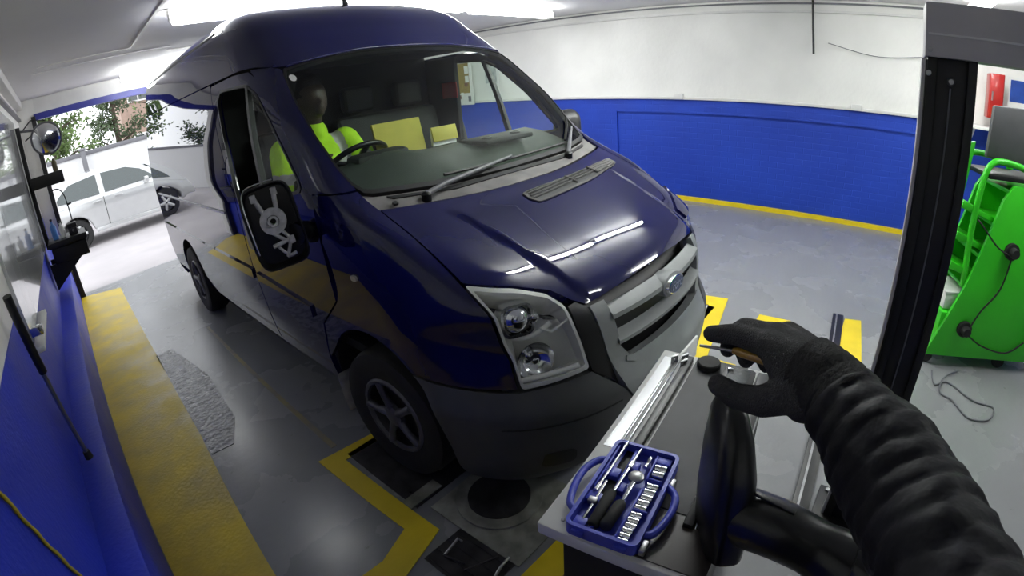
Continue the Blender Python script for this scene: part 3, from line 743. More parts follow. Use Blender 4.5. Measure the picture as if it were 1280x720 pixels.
patch('wing_corner', [(2.04, 1.058), (2.58, 1.090), (3.28, 1.121), (3.38, 1.10), (3.36, 1.045), (2.9, 1.03), (2.3, 1.02), (2.06, 1.02)], front, M['paint'], van, du=0.08, dv=0.015, off=0.010, rim=0.02)
# ---- bonnet vent
vv_ = [(-0.62, 1.262), (-0.62, 1.226), (2.62, 1.256), (2.55, 1.289)]
vo = rnd([(-0.60, 1.263), (-0.64, 1.240), (-0.55, 1.222), (0.9, 1.232), (2.60, 1.262), (2.55, 1.287), (1.2, 1.272)], 0.2, 3)
vi = inset(vo, 0.08, 0.006)
vent = patch('bonnet_vent', vo, front, M['vent'], van, holes=[vi], du=0.1, dv=0.01, off=lambda a, z: bonnet_off(a, z) + 0.006, rim=0.02)
patch('vent_backing', inset(vo, 0.04, 0.003), front, M['black'], vent, du=0.1, dv=0.008, off=lambda a, z: bonnet_off(a, z) + 0.002, rim=0)
BV = dispmap(front, lambda a, z: bonnet_off(a, z) + 0.004)
for t in (0.30, 0.52, 0.74):
    tube('vent_bar', [BV(-0.55 + 2.95 * i / 12, (1.228 + 0.036 * t) + (0.030 - 0.002 * t) * i / 12) for i in range(13)], 0.0055, M['vent'], vent, 6)
for a0 in (0.55, 1.35): tube('vent_rib', [tuple(Vector(front(a0, 1.232 + 0.011 * a0)) + Vector((0, -.006, .017))), tuple(Vector(front(a0 - 0.05, 1.262 + 0.009 * a0)) + Vector((0, -.006, .017)))], 0.007, M['vent'], vent, 6)
patch('vent_plate', [(1.42, 1.249), (2.5, 1.264), (2.46, 1.283), (1.38, 1.270)], front, M['vent'], vent, du=0.1, dv=0.008, off=lambda a, z: bonnet_off(a, z) + 0.006, rim=0.004)
# ---- wipers
def wiper(p_piv, p_arm, blade):
    w = empty('wiper', (0, 0, 0), 0, van)
    lathe('wiper_pivot', [(0.022, -0.02), (0.024, 0.012), (0.014, 0.022), (0, 0.024)], M['gloss_black'], w, 14, loc=p_piv)
    d = (Vector(p_arm) - Vector(p_piv)).normalized()
    tube('wiper_arm', [Vector(p_piv) + Vector((0, 0, .012)), Vector(p_piv) + d * 0.12 + Vector((0, 0, .018)), Vector(p_arm)], [0.014, 0.013, 0.007], M['mid_grey'], w, 8)
    tube('wiper_blade', blade, 0.008, M['black'], w, 6)
def G(a, z, o=0.012): p = Vector(front(a, z)); return p + base_n(a, z, front) * o
wiper(G(-2.05, 1.335, 0.0), G(0.12, 1.385, 0.022), [G(-1.35 + 0.28 * i, 1.384 - 0.001 * i + 0.0022 * max(0, i - 4), 0.010) for i in range(13)])
wiper(G(1.55, 1.338, 0.0), G(2.75, 1.455, 0.022), [G(2.0 + 0.10 * i, 1.40 + 0.011 * i, 0.010) for i in range(11)])
# ---- stickers
ts = patch('windscreen_sticker', [(-3.30 + 0.13 * math.cos(k * .524), 1.940 + 0.019 * math.sin(k * .524)) for k in range(12)], front, M['paper'], van, off=0.002, rim=0)
for k in (0,): tube('screen_top_glint', [tuple(Vector(front(a, roof_low(a) - 0.008)) + base_n(a, roof_low(a) - 0.008, front) * 0.004) for a in [-3.3 + 0.15 * i for i in range(45)]], 0.007, M['paint'], van, 8)  # glossy bead added to catch a highlight line above the glass
# ---- wheels
def wheel(y, s, steer=0.0):
    w = empty('wheel', (s * 0.855, y, 0.345), 0, van); w.rotation_euler = (0, 0, steer)
    R0 = 0.345
    rot = Matrix.Rotation(s * math.pi / 2, 3, 'Y')
    lathe('tyre', [(0.205, -0.10), (0.30, -0.105), (0.333, -0.095), (R0, -0.06), (R0, 0.06), (0.333, 0.095), (0.30, 0.105), (0.23, 0.098), (0.205, 0.088), (0.205, -0.10)], M['rubber'], w, 40, rot=rot)
    lathe('wheel_rim', [(0.21, 0.085), (0.195, 0.09), (0.185, 0.07), (0.17, 0.0), (0.10, 0.0), (0.0, 0.0)], M['black'], w, 40, rot=rot)
    lathe('hub_ring', [(0.207, 0.088), (0.198, 0.098), (0.183, 0.096), (0.178, 0.08)], M['hub'], w, 40, rot=rot)
    for k in range(5):
        a = 2 * math.pi * k / 5 + 0.3
        p0 = Vector((0.04 * math.cos(a), 0.04 * math.sin(a), 0.075)); p1 = Vector((0.188 * math.cos(a), 0.188 * math.sin(a), 0.086))
        tube('spoke', [rot @ p0, rot @ ((p0 + p1) / 2 + Vector((0, 0, 0.008))), rot @ p1], [0.026, 0.018, 0.022], M['hub'], w, 8)
    lathe('hub_cap', [(0.062, 0.07), (0.058, 0.092), (0.03, 0.10), (0, 0.10)], M['hub'], w, 24, rot=rot)
for yy in (0.945, RY):
    for s in (-1, 1): wheel(yy, s, math.radians(4) if yy < 2 else 0)
# ---- underbody and cab interior
box('underbody', (0, 2.9, 0.42), (1.15, 4.4, 0.10), M['rubber'], van)
box('cab_floor', (0, 1.75, 0.62), (1.78, 1.35, 0.05), M['interior'], van)
box('bulkhead', (0, 2.56, 1.38), (1.76, 0.03, 1.50), M['interior'], van)
box('firewall', (0, 1.03, 0.85), (1.60, 0.04, 0.60), M['interior'], van)
box('headliner', (0, 2.26, 2.06), (1.60, 0.56, 0.03), M['interior'], van)
for s in (-1, 1): box('inner_trim', (s * 0.905, 1.75, 0.98), (0.02, 0.95, 0.62), M['interior'], van)
# dashboard: lofted top with binnacle, shelf and end vents
V = []; F = []; prof = [(0.98, 1.345), (1.10, 1.385), (1.26, 1.435), (1.40, 1.455), (1.50, 1.43), (1.56, 1.28), (1.50, 0.95), (1.44, 0.80)]
nx = 24
for i in range(nx + 1):
    x = -0.86 + 1.72 * i / nx; e = 1 - sst(0.70, 0.86, abs(x)) * 0.12
    for (y, z) in prof: V.append((x, y + 0.10 * (x / 0.86) ** 2, z + (0.045 * math.exp(-((x + 0.42) / 0.17) ** 2) if 1.25 < y < 1.55 else 0) - 0.02 * (1 - e)))
m_ = len(prof)
for i in range(nx):
    for k in range(m_ - 1): F.append((i * m_ + k, (i + 1) * m_ + k, (i + 1) * m_ + k + 1, i * m_ + k + 1))
dash = from_data('dashboard', V, F, M['dash'], van, True)
box('dash_shelf', (0.32, 1.28, 1.45), (0.42, 0.24, 0.03), M['interior'], dash, bevel=0.012)
box('instrument_hood', (-0.43, 1.44, 1.465), (0.34, 0.14, 0.07), M['interior'], dash, bevel=0.03)
for x in (0.20, 0.46): lathe('dash_vent', [(0.034, 0.0), (0.034, 0.010), (0.024, 0.012), (0.02, 0.004), (0, 0.004)], M['black'], dash, 16, loc=(x, 1.25, 1.463))
# steering wheel
sc_ = Vector((-0.43, 1.68, 1.42)); srot = Matrix.Rotation(math.radians(-38), 3, 'X')
sw = empty('steering_wheel', (0, 0, 0), 0, van)
bm = bmesh.new(); tube_bm(bm, [sc_ + srot @ Vector((0.195 * math.cos(t), 0.195 * math.sin(t), 0)) for t in [2 * math.pi * i / 40 for i in range(40)]], 0.016, 10, closed=True)
from_bm('rim', bm, M['gloss_black'], sw, True)
for t in (200, 340, 270): tube('spoke', [sc_, sc_ + srot @ Vector((0.19 * math.cos(math.radians(t)), 0.19 * math.sin(math.radians(t)), 0))], 0.018, M['gloss_black'], sw, 8)
lathe('hub', [(0.07, -0.02), (0.07, 0.015), (0.05, 0.03), (0, 0.034)], M['blue_badge'], sw, 20, loc=sc_, rot=srot)
tube('column', [sc_, sc_ + Vector((0, -0.28, -0.18))], 0.035, M['interior'], sw, 10)
# seats
def seat(x, w):
    s_ = empty('seat', (x, 2.12, 0), 0, van)
    box('cushion', (0, -0.12, 0.96), (w, 0.52, 0.16), M['interior'], s_, bevel=0.05, seg=3)
    box('backrest', (0, 0.22, 1.33), (w, 0.13, 0.68), M['interior'], s_, rot=Matrix.Rotation(math.radians(-12), 3, 'X'), bevel=0.05, seg=3)
    for hx in ((0,) if w < 0.7 else (-w / 4, w / 4)): box('headrest', (hx, 0.30, 1.78), (0.26, 0.10, 0.19), M['interior'], s_, bevel=0.04, seg=3)
seat(-0.47, 0.50); seat(0.33, 0.92)
# ---- door mirrors
M['mirror_mech'] = mat('pale_mirror_mechanism', (0.52, 0.52, 0.53), 0.45, var=0.3, vscale=40)
def rounded_loft(secs, n=28, p=4.0):
    """secs: (centre, half_w, half_h, R 3x3) super-elliptic sections; columns of R: width, height axis"""
    V = []; F = []
    for c_, a_, b_, R_ in secs:
        for k in range(n):
            t = 2 * math.pi * k / n; ct, st = math.cos(t), math.sin(t)
            x = a_ * math.copysign(abs(ct) ** (2 / p), ct); y = b_ * math.copysign(abs(st) ** (2 / p), st)
            V.append(Vector(c_) + R_ @ Vector((x, y, 0)))
    for i in range(len(secs) - 1):
        for k in range(n): F.append((i * n + k, i * n + (k + 1) % n, (i + 1) * n + (k + 1) % n, (i + 1) * n + k))
    F.append(tuple(reversed(range(n)))); F.append(tuple((len(secs) - 1) * n + k for k in range(n)))
    return V, F
def loft(name, secs, mt, parent, n=28, p=4.0):
    V, F = rounded_loft(secs, n, p); o = from_data(name, V, F, mt, parent, True)
    bm = bmesh.new(); bm.from_mesh(o.data); bmesh.ops.recalc_face_normals(bm, faces=bm.faces); bm.to_mesh(o.data); bm.free()
    return autosmooth(o, 0.9)
# driver mirror: folded forward so its open, glassless side faces the front of the van
mc = Vector((-1.165, 1.20, 1.33)); md = empty('door_mirror', (0, 0, 0), 0, van)
TILT = 7
fd = Vector((-0.38, -0.90, 0.08)).normalized(); wd = Vector((0, 0, 1)).cross(fd).normalized(); hd_ = fd.cross(wd)
Rm = Matrix((wd, hd_, fd)).transposed()
tilt = Matrix.Rotation(math.radians(TILT), 3, fd); Rm = tilt @ Rm
loft('mirror_shell', [(mc - fd * 0.10, 0.055, 0.10, Rm), (mc - fd * 0.07, 0.103, 0.157, Rm), (mc, 0.116, 0.182, Rm), (mc + fd * 0.015, 0.116, 0.182, Rm), (mc + fd * 0.015, 0.109, 0.176, Rm), (mc - fd * 0.045, 0.099, 0.163, Rm)], M['gloss_black'], md, 40, 5)
rimp = []
for k in range(20):
    t = math.radians(80 + 110 * k / 19); ct, st = math.cos(t), math.sin(t)
    rimp.append(mc + fd * 0.016 + Rm @ Vector((0.102 * math.copysign(abs(ct) ** .4, ct) * 1, 0.19 * math.copysign(abs(st) ** .4, st), 0)))
tube('mirror_rim', rimp, 0.0035, M['steel'], md, 6)
mech = empty('mirror_motor', (0, 0, 0), 0, md)
def LM(x, y, z): return mc + Rm @ Vector((x, y, 0)) + fd * z
def ring2(name, cx, cy, ro, ri, z0, z1):
    return lathe(name, [(ri, z0), (ri, z1), (ro, z1), (ro, z0), (ri, z0)], M['mirror_mech'], md, 24, loc=LM(cx, cy, 0), rot=Rm)
ring2('motor_ring', 0.0, 0.02, 0.058, 0.026, -0.03, -0.008); ring2('motor_boss', 0.0, 0.02, 0.024, 0.013, -0.03, 0.0)
for (x0, y0, x1, y1, w_) in ((-0.03, 0.06, -0.05, 0.135, .014), (0.03, 0.07, 0.04, 0.14, .014), (0.02, -0.03, 0.05, -0.075, .010), (-0.02, -0.03, 0.04, -0.09, .010), (0.05, -0.075, -0.035, -0.085, .012), (0.045, -0.08, 0.01, -0.145, .010), (0.01, -0.145, 0.05, -0.14, .010), (-0.02, -0.085, 0.015, -0.14, .008)):
    tube('bracket_arm', [LM(x0, y0, -0.022), LM((x0 + x1) / 2, (y0 + y1) / 2, -0.012), LM(x1, y1, -0.018)], w_ * 0.8, M['mirror_mech'], md, 8)
for (x0, y0) in ((-0.052, 0.135), (0.042, 0.14), (0.05, -0.08)): box('bracket_clip', LM(x0, y0, -0.015), (0.026, 0.034, 0.02), M['mirror_mech'], md, rot=Rm, bevel=0.004)
bpy.data.objects.remove(mech)
ax0 = mc + Rm @ Vector((0.07, -0.07, 0)) - fd * 0.03
q_ = Vector((-0.965, 1.26, 1.24))
if (ax0 - q_).length > (mc + Rm @ Vector((-0.07, -0.07, 0)) - q_).length: ax0 = mc + Rm @ Vector((-0.07, -0.07, 0)) - fd * 0.03
tube('mirror_arm', spline([ax0, ax0 + (q_ - ax0) * 0.5 + Vector((0, 0, 0.008)), q_], 5), [0.05] * 5 + [0.045] * 4 + [0.055] * 2, M['gloss_black'], md, 14)
# passenger mirror, seen from the front: smooth black back
pm_ = empty('door_mirror', (0, 0, 0), 0, van); pc = Vector((1.19, 1.36, 1.37)); Rp = Matrix((Vector((1, -0.25, 0)).normalized(), Vector((0, 0, 1)), Vector((-0.25, -1, 0)).normalized())).transposed()
pf = Rp @ Vector((0, 0, 1))
loft('mirror_shell', [(pc - pf * 0.05, 0.10, 0.17, Rp), (pc, 0.105, 0.18, Rp), (pc + pf * 0.05, 0.09, 0.16, Rp), (pc + pf * 0.085, 0.05, 0.10, Rp)], M['black'], pm_, 32, 4)
tube('mirror_arm', [pc + Vector((-0.05, 0, -0.12)), Vector((0.97, 1.27, 1.26))], 0.045, M['black'], pm_, 12)
mg = box('mirror_glass', pc - pf * 0.053, (0.17, 0.31, 0.006), M['chrome'], pm_, rot=Rp)

# ------------------------------------------------------------------ people
def capsule(bm, p0, r0, p1, r1, n=14):
    p0 = Vector(p0); p1 = Vector(p1); d = (p1 - p0); L = d.length
    d = d.normalized() if L > 1e-6 else Vector((0, 0, 1))
    pts = []; rs = []
    for k in range(4): t = math.pi / 2 * (1 - k / 4); pts.append(p0 - d * r0 * math.sin(t)); rs.append(max(1e-4, r0 * math.cos(t)))
    pts.append(p0); rs.append(r0)
    if L > 1e-6: pts.append(p1); rs.append(r1)
    for k in range(1, 5): t = math.pi / 2 * k / 4; pts.append(p1 + d * r1 * math.sin(t)); rs.append(max(1e-4, r1 * math.cos(t)))
    s = d.cross(Vector((0, 0, 1)) if abs(d.z) < 0.9 else Vector((1, 0, 0))).normalized(); u = s.cross(d)
    rings = [[bm.verts.new(p + (s * math.cos(2 * math.pi * k / n) + u * math.sin(2 * math.pi * k / n)) * r) for k in range(n)] for p, r in zip(pts, rs)]
    for a, b in zip(rings[:-1], rings[1:]):
        for k in range(n): bm.faces.new((a[k], a[(k + 1) % n], b[(k + 1) % n], b[k]))
    bm.faces.new(list(reversed(rings[0]))); bm.faces.new(rings[-1])
def blob(name, caps, mt, parent, voxel=0.004, smooth=4, scale=None):
    bm = bmesh.new()
    for c_ in caps: capsule(bm, *c_)
    bmesh.ops.recalc_face_normals(bm, faces=bm.faces)
    o = from_bm(name, bm, mt, parent, True)
    r = o.modifiers.new('remesh', 'REMESH'); r.mode = 'VOXEL'; r.voxel_size = voxel; r.use_smooth_shade = True
    s = o.modifiers.new('smooth', 'SMOOTH'); s.factor = 0.5; s.iterations = smooth
    bake_mods(o)
    for p in o.data.polygons: p.use_smooth = True
    if mt.name not in [m.name for m in o.data.materials if m]: o.data.materials.clear(); o.data.materials.append(mt)
    return o
# driver: seated, leaning to the wheel
drv = empty('person', (-0.47, 2.05, 0)); tag(drv, 'person in a fluorescent yellow jacket with grey bands sitting at the van wheel', 'person')
def D(*p): return (p[0] + 0.47, p[1] - 2.05, p[2])
bodyc = [(D(-.47, 1.98, 1.10), .15, D(-.47, 2.08, 1.45), .15), (D(-.47, 2.06, 1.62), .055, D(-.47, 2.03, 1.72), .055), (D(-.47, 2.0, 1.80), .085, D(-.47, 2.02, 1.86), .092), (D(-.47, 1.925, 1.775), .03, D(-.47, 1.94, 1.75), .035), (D(-.47, 1.905, 1.80), .012, D(-.47, 1.912, 1.815), .008), (D(-.555, 2.01, 1.80), .014, D(-.56, 2.015, 1.83), .016), (D(-.385, 2.01, 1.80), .014, D(-.38, 2.015, 1.83), .016),
    (D(-.69, 2.03, 1.55), .06, D(-.79, 1.83, 1.35), .05), (D(-.79, 1.83, 1.35), .05, D(-.62, 1.70, 1.455), .035), (D(-.26, 2.05, 1.56), .06, D(-.22, 1.88, 1.36), .05), (D(-.22, 1.88, 1.36), .05, D(-.265, 1.69, 1.49), .035),
    (D(-.40, 1.95, 1.05), .09, D(-.36, 1.62, 1.06), .07), (D(-.55, 1.95, 1.05), .09, D(-.58, 1.62, 1.06), .07), (D(-.36, 1.62, 1.06), .065, D(-.36, 1.52, 0.72), .05), (D(-.58, 1.62, 1.06), .065, D(-.58, 1.52, 0.72), .05)]
for s, hx, hy, hz in ((-1, -.615, 1.695, 1.475), (1, -.265, 1.675, 1.505)):
    bodyc.append((D(hx, hy, hz), .035, D(hx + .02 * s, hy - .035, hz + .02), .03))
    for k in range(4): bodyc.append((D(hx + .02 * s, hy - .03 + .012 * k, hz + .03), .012, D(hx - .02, hy - .05 + .012 * k, hz + .065), .010))
    bodyc.append((D(hx, hy, hz + .01), .013, D(hx - .045 * s, hy - .01, hz + .03), .011))
blob('body', bodyc, M['darkened_skin'], drv, 0.012, 3)
blob('beanie', [(D(-.47, 2.035, 1.85), .101, D(-.47, 2.03, 1.90), .088), (D(-.47, 2.07, 1.80), .090, D(-.47, 2.08, 1.77), .075)], M['dark_cloth'], drv, 0.012, 2)  # added dark cap, stands in for the shade over the driver's head
blob('trousers', [(D(-.40, 1.97, 1.06), .12, D(-.36, 1.62, 1.06), .088), (D(-.55, 1.97, 1.06), .12, D(-.58, 1.62, 1.06), .088), (D(-.36, 1.62, 1.06), .085, D(-.36, 1.52, 0.74), .07), (D(-.58, 1.62, 1.06), .085, D(-.58, 1.52, 0.74), .07)], M['dark_cloth'], drv, 0.014, 3)
jk = blob('jacket', [(D(-.47, 1.98, 1.12), .19, D(-.47, 2.08, 1.40), .20), (D(-.62, 2.08, 1.50), .10, D(-.32, 2.08, 1.50), .10), (D(-.47, 2.07, 1.58), .11, D(-.47, 2.05, 1.62), .085),
    (D(-.69, 2.04, 1.53), .100, D(-.79, 1.84, 1.33), .085), (D(-.79, 1.84, 1.33), .085, D(-.645, 1.73, 1.44), .058), (D(-.26, 2.05, 1.53), .095, D(-.22, 1.90, 1.34), .080), (D(-.22, 1.90, 1.34), .080, D(-.26, 1.725, 1.47), .058)], M['hivis'], drv, 0.012, 3)
jk.data.materials.append(M['reflective'])
for p in jk.data.polygons:
    x, y, z = p.center
    if 1.19 < z < 1.245 or 1.385 < z < 1.44 or (abs(abs(x) - 0.135) < 0.028 and z > 1.385 and abs(x) < 0.17): p.material_index = 1
# bystander with the camera: only the raised right arm is in view
arm = empty('person', (-1.92, -1.14, 1.44)); tag(arm, 'person reaching in from the right with gloved hand and dark quilted sleeve', 'person')
def A_(p): return (p[0] + 1.92, p[1] + 1.14, p[2] - 1.44)
H = dict(W=(-1.394, -.799, 1.472), K1=(-1.337, -.708, 1.465), K2=(-1.314, -.713, 1.467), K3=(-1.296, -.725, 1.464), K4=(-1.290, -.742, 1.456),
    I1=(-1.309, -.654, 1.453), I2=(-1.300, -.630, 1.442), I3=(-1.295, -.614, 1.436), M1=(-1.283, -.660, 1.452), M2=(-1.276, -.638, 1.430), M3=(-1.288, -.640, 1.414),
    R1=(-1.264, -.678, 1.443), R2=(-1.263, -.653, 1.412), R3=(-1.281, -.668, 1.400), L1=(-1.260, -.704, 1.438), L2=(-1.260, -.684, 1.407), L3=(-1.276, -.698, 1.398),
    T0=(-1.397, -.773, 1.440), T1=(-1.387, -.722, 1.414), T2=(-1.370, -.682, 1.397), T3=(-1.350, -.650, 1.393))
H = {k: A_(v) for k, v in H.items()}
gc = [(H['W'], .034, H['K1'], .021), (H['W'], .034, H['K2'], .021), (H['W'], .034, H['K3'], .020), (H['W'], .032, H['K4'], .019), (H['W'], .032, H['T1'], .021), (H['T0'], .028, H['K1'], .018),
    (H['K1'], .0179, H['I1'], .0154), (H['I1'], .0154, H['I2'], .0139), (H['I2'], .0139, H['I3'], .0124),
    (H['K2'], .0179, H['M1'], .0154), (H['M1'], .0154, H['M2'], .0139), (H['M2'], .0139, H['M3'], .0124),
    (H['K3'], .0174, H['R1'], .0149), (H['R1'], .0149, H['R2'], .0134), (H['R2'], .0134, H['R3'], .0124),
    (H['K4'], .0164, H['L1'], .0139), (H['L1'], .0139, H['L2'], .0129), (H['L2'], .0129, H['L3'], .0119),
    (H['T1'], .0204, H['T2'], .0174), (H['T2'], .0174, H['T3'], .0149)]
blob('glove', gc, M['glove'], arm, 0.0032, 3)
cuffp = [A_(p) for p in ((-1.367, -.765, 1.468), (-1.385, -.788, 1.468), (-1.400, -.804, 1.466), (-1.425, -.828, 1.464))]
bm = bmesh.new(); tube_bm(bm, spline(cuffp, 6), [.036 + 0.004 * (i % 2) + 0.00035 * i for i in range(19)], 24); o = from_bm('glove_cuff', bm, M['glove_coat'], arm, True)
sp = spline([A_(p) for p in ((-1.408, -.810, 1.462), (-1.452, -.850, 1.457), (-1.494, -.882, 1.456), (-1.546, -.915, 1.457), (-1.602, -.940, 1.464), (-1.662, -.972, 1.470), (-1.73, -1.02, 1.475), (-1.82, -1.09, 1.47), (-1.92, -1.14, 1.44))], 14)
n_ = len(sp); cum = [0]
for a_, b_ in zip(sp[:-1], sp[1:]): cum.append(cum[-1] + (b_ - a_).length)
bm = bmesh.new(); fr = frames(sp); rings = []; NR = 40
for i, p in enumerate(sp):
    s_ = cum[i]; base = 0.047 + 0.011 * sst(0, 0.10, s_) + 0.014 * sst(0.25, 0.5, s_)
    r = base; 
    ring = []
    for k in range(NR):
        t = 2 * math.pi * k / NR; dv = fr[i][0] * math.cos(t) + fr[i][1] * math.sin(t)
        ph = s_ / 0.031 + 0.35 * noise.noise(Vector((math.cos(t) * 1.5, math.sin(t) * 1.5, s_ * 9))); r = base * (0.935 + 0.075 * abs(math.sin(math.pi * ph)) ** 0.45) * (0.90 if s_ < 0.010 else 1.0)
        q = p + dv * r; w = noise.noise(q * 55) * 0.0035 + noise.noise(q * 15) * 0.004
        ring.append(bm.verts.new(q + dv * w))
    rings.append(ring)
for a_, b_ in zip(rings[:-1], rings[1:]):
    for k in range(NR): bm.faces.new((a_[k], a_[(k + 1) % NR], b_[(k + 1) % NR], b_[k]))
bm.faces.new(list(reversed(rings[0]))); bm.faces.new(rings[-1]); bmesh.ops.recalc_face_normals(bm, faces=bm.faces)
from_bm('jacket_sleeve', bm, M['puffer'], arm, True)
# the rest of that person stands behind the lens
bc = [(-2.03, -.94, 1.05), (-2.03, -.94, 1.40)]
blob('body', [(A_((-2.04, -.93, 1.72)), .085, A_((-2.05, -.94, 1.80)), .092), (A_((-2.04, -.93, 1.52)), .06, A_((-2.04, -.93, 1.68)), .06), (A_((-2.03, -.94, 1.10)), .13, A_((-2.03, -.94, 1.40)), .13), (A_((-1.96, -1.01, .95)), .09, A_((-1.95, -1.02, .50)), .07), (A_((-1.95, -1.02, .50)), .065, A_((-1.95, -1.03, .08)), .045), (A_((-2.08, -.88, .95)), .09, A_((-2.08, -.87, .50)), .07), (A_((-2.08, -.87, .50)), .065, A_((-2.08, -.88, .08)), .045), (A_((-1.99, -.885, 1.72)), .02, A_((-1.98, -.875, 1.705)), .012)], M['darkened_skin'], arm, 0.014, 3)
blob('jacket', [(A_((-2.03, -.94, .98)), .17, A_((-2.03, -.94, 1.36)), .175), (A_((-1.93, -1.06, 1.42)), .095, A_((-2.12, -.84, 1.42)), .095), (A_((-2.03, -.94, 1.46)), .10, A_((-2.04, -.93, 1.54)), .075), (A_((-2.15, -.80, 1.40)), .09, A_((-2.20, -.77, 1.12)), .078), (A_((-2.20, -.77, 1.12)), .075, A_((-2.15, -.70, .88)), .06)], M['puffer'], arm, 0.014, 4)
blob('trousers', [(A_((-1.96, -1.01, .95)), .125, A_((-1.95, -1.02, .50)), .095), (A_((-1.95, -1.02, .50)), .09, A_((-1.95, -1.03, .12)), .075), (A_((-2.08, -.88, .95)), .125, A_((-2.08, -.87, .50)), .095), (A_((-2.08, -.87, .50)), .09, A_((-2.08, -.88, .12)), .075)], M['dark_cloth'], arm, 0.014, 3)
blob('beanie', [(A_((-2.05, -.94, 1.78)), .10, A_((-2.055, -.945, 1.84)), .085)], M['dark_cloth'], arm, 0.012, 2)
for bx, by in ((-1.95, -1.03), (-2.08, -.88)): blob('boot', [(A_((bx - .02, by - .02, .055)), .05, A_((bx + .11, by + .10, .045)), .042), (A_((bx, by, .06)), .055, A_((bx, by, .16)), .06)], M['rubber'], arm, 0.010, 2)
blob('left_glove', [(A_((-2.14, -.69, .86)), .04, A_((-2.12, -.66, .76)), .038), (A_((-2.12, -.66, .76)), .02, A_((-2.09, -.64, .68)), .014), (A_((-2.13, -.66, .76)), .02, A_((-2.11, -.63, .67)), .013), (A_((-2.14, -.65, .76)), .018, A_((-2.13, -.62, .68)), .013), (A_((-2.15, -.65, .77)), .016, A_((-2.15, -.62, .70)), .012), (A_((-2.10, -.67, .82)), .018, A_((-2.06, -.66, .76)), .013)], M['glove'], arm, 0.008, 2)
# screwdriver in the glove
sd = empty('screwdriver', (-1.311, -.654, 1.428)); tag(sd, 'small screwdriver with amber handle held between gloved finger and thumb', 'screwdriver')
def S_(p): return (p[0] + 1.311, p[1] + .654, p[2] - 1.428)
M['amber_handle'] = mat('amber_plastic_handle', (0.45, 0.26, 0.03), 0.3, coat=0.4, var=0.2, vscale=60)
tube('shaft', [S_((-1.304, -.602, 1.417)), S_((-1.312, -.660, 1.429))], [0.0022, 0.0028], M['steel'], sd, 8)
tube('handle', [S_((-1.311, -.655, 1.428)), S_((-1.315, -.668, 1.431)), S_((-1.333, -.712, 1.440)), S_((-1.340, -.730, 1.444))], [0.005, 0.0075, 0.0075, 0.006], M['amber_handle'], sd, 10)

# ------------------------------------------------------------------ headlamp tester bench across the front of the van
bench = empty('headlamp_tester', (-1.345, -0.296, 0), math.atan2(0.11373, 0.99351)); tag(bench, 'grey topped beam bench with dark mat running across the van front', 'tester')
def BL(u, v, z): return (u, -v, z)
box('top_plate', BL(0.425, 0.19, 0.85), (0.86, 0.38, 0.04), M['grey_paint'], bench, bevel=0.006)
box('cabinet_body', BL(0.42, 0.21, 0.47), (0.78, 0.33, 0.72), M['post'], bench, bevel=0.01)
for (u, v) in ((0.08, 0.08), (0.76, 0.08), (0.08, 0.34), (0.76, 0.34)):
    w = lathe('castor', [(0.0, -0.018), (0.045, -0.018), (0.05, -0.010), (0.05, 0.010), (0.045, 0.018), (0, 0.018)], M['rubber'], bench, 18, axis='X', loc=BL(u, v, 0.051))
    box('castor_bracket', BL(u, v, 0.085), (0.05, 0.03, 0.06), M['steel'], bench)
M['mat_dark'] = mat('dark_grey_mat', (0.050, 0.052, 0.055), 0.6, var=0.2, vscale=10)
M['mat_brown'] = mat('dark_brown_lacquer', (0.045, 0.036, 0.036), 0.35, var=0.25, vscale=6)
box('mat', BL(0.505, 0.215, 0.8725), (0.68, 0.175, 0.005), M['mat_dark'], bench)
box('end_mat', BL(0.085, 0.285, 0.872), (0.15, 0.22, 0.004), M['mat_brown'], bench)
for v, h, w, mt in ((0.058, 0.006, 0.005, 'chrome'), (0.072, 0.006, 0.005, 'chrome'), (0.104, 0.018, 0.026, 'black'), (0.314, 0.016, 0.024, 'black'), (0.334, 0.008, 0.008, 'chrome'), (0.36, 0.014, 0.036, 'black')):
    box('guide_rail', BL(0.475, v, 0.87 + h / 2), (0.69, w, h), M[mt], bench, bevel=0.002)
box('lamp_glow_strip', BL(0.56, 0.034, 0.8705), (0.50, 0.034, 0.002), M['chrome'], bench)  # chrome strip stands in for the lamp glow along the plate edge
lathe('knob', [(0.036, 0.0), (0.040, 0.004), (0.040, 0.018), (0.036, 0.022), (0, 0.022)], M['rubber'], bench, 28, loc=BL(0.80, 0.175, 0.8745))
M['clear'] = glass('clear_plastic_cover', (0.75, 0.77, 0.78))
lb = box('level_box', BL(0.735, 0.285, 0.885), (0.12, 0.10, 0.03), M['dark_steel'], bench, bevel=0.004)
box('level_window', BL(0.735, 0.285, 0.903), (0.09, 0.07, 0.006), M['clear'], lb)
for q in ((0.70, 0.245), (0.765, 0.255)): box('level_clip', BL(q[0], q[1], 0.905), (0.008, 0.02, 0.014), M['chrome'], lb, bevel=0.002)
for u, v in ((0.775, 0.055), (0.795, 0.085), (0.76, 0.092)): tube('clip', [BL(u, v, 0.871), BL(u, v, 0.895), BL(u + 0.02, v + 0.008, 0.897), BL(u + 0.022, v + 0.008, 0.872)], 0.006, M['steel'], bench, 8)
for u, v in ((0.03, 0.05), (0.03, 0.35)): lathe('screw', [(0.005, 0), (0.005, 0.002), (0, 0.003)], M['steel'], bench, 10, loc=BL(u, v, 0.87))
for u, v in ((0.22, 0.345), (0.27, 0.35), (0.20, 0.365)): tube('latch', [BL(u, v, 0.872), BL(u + 0.01, v, 0.898), BL(u + 0.05, v + 0.004, 0.90), BL(u + 0.06, v + 0.004, 0.874)], 0.005, M['steel'], bench, 8)

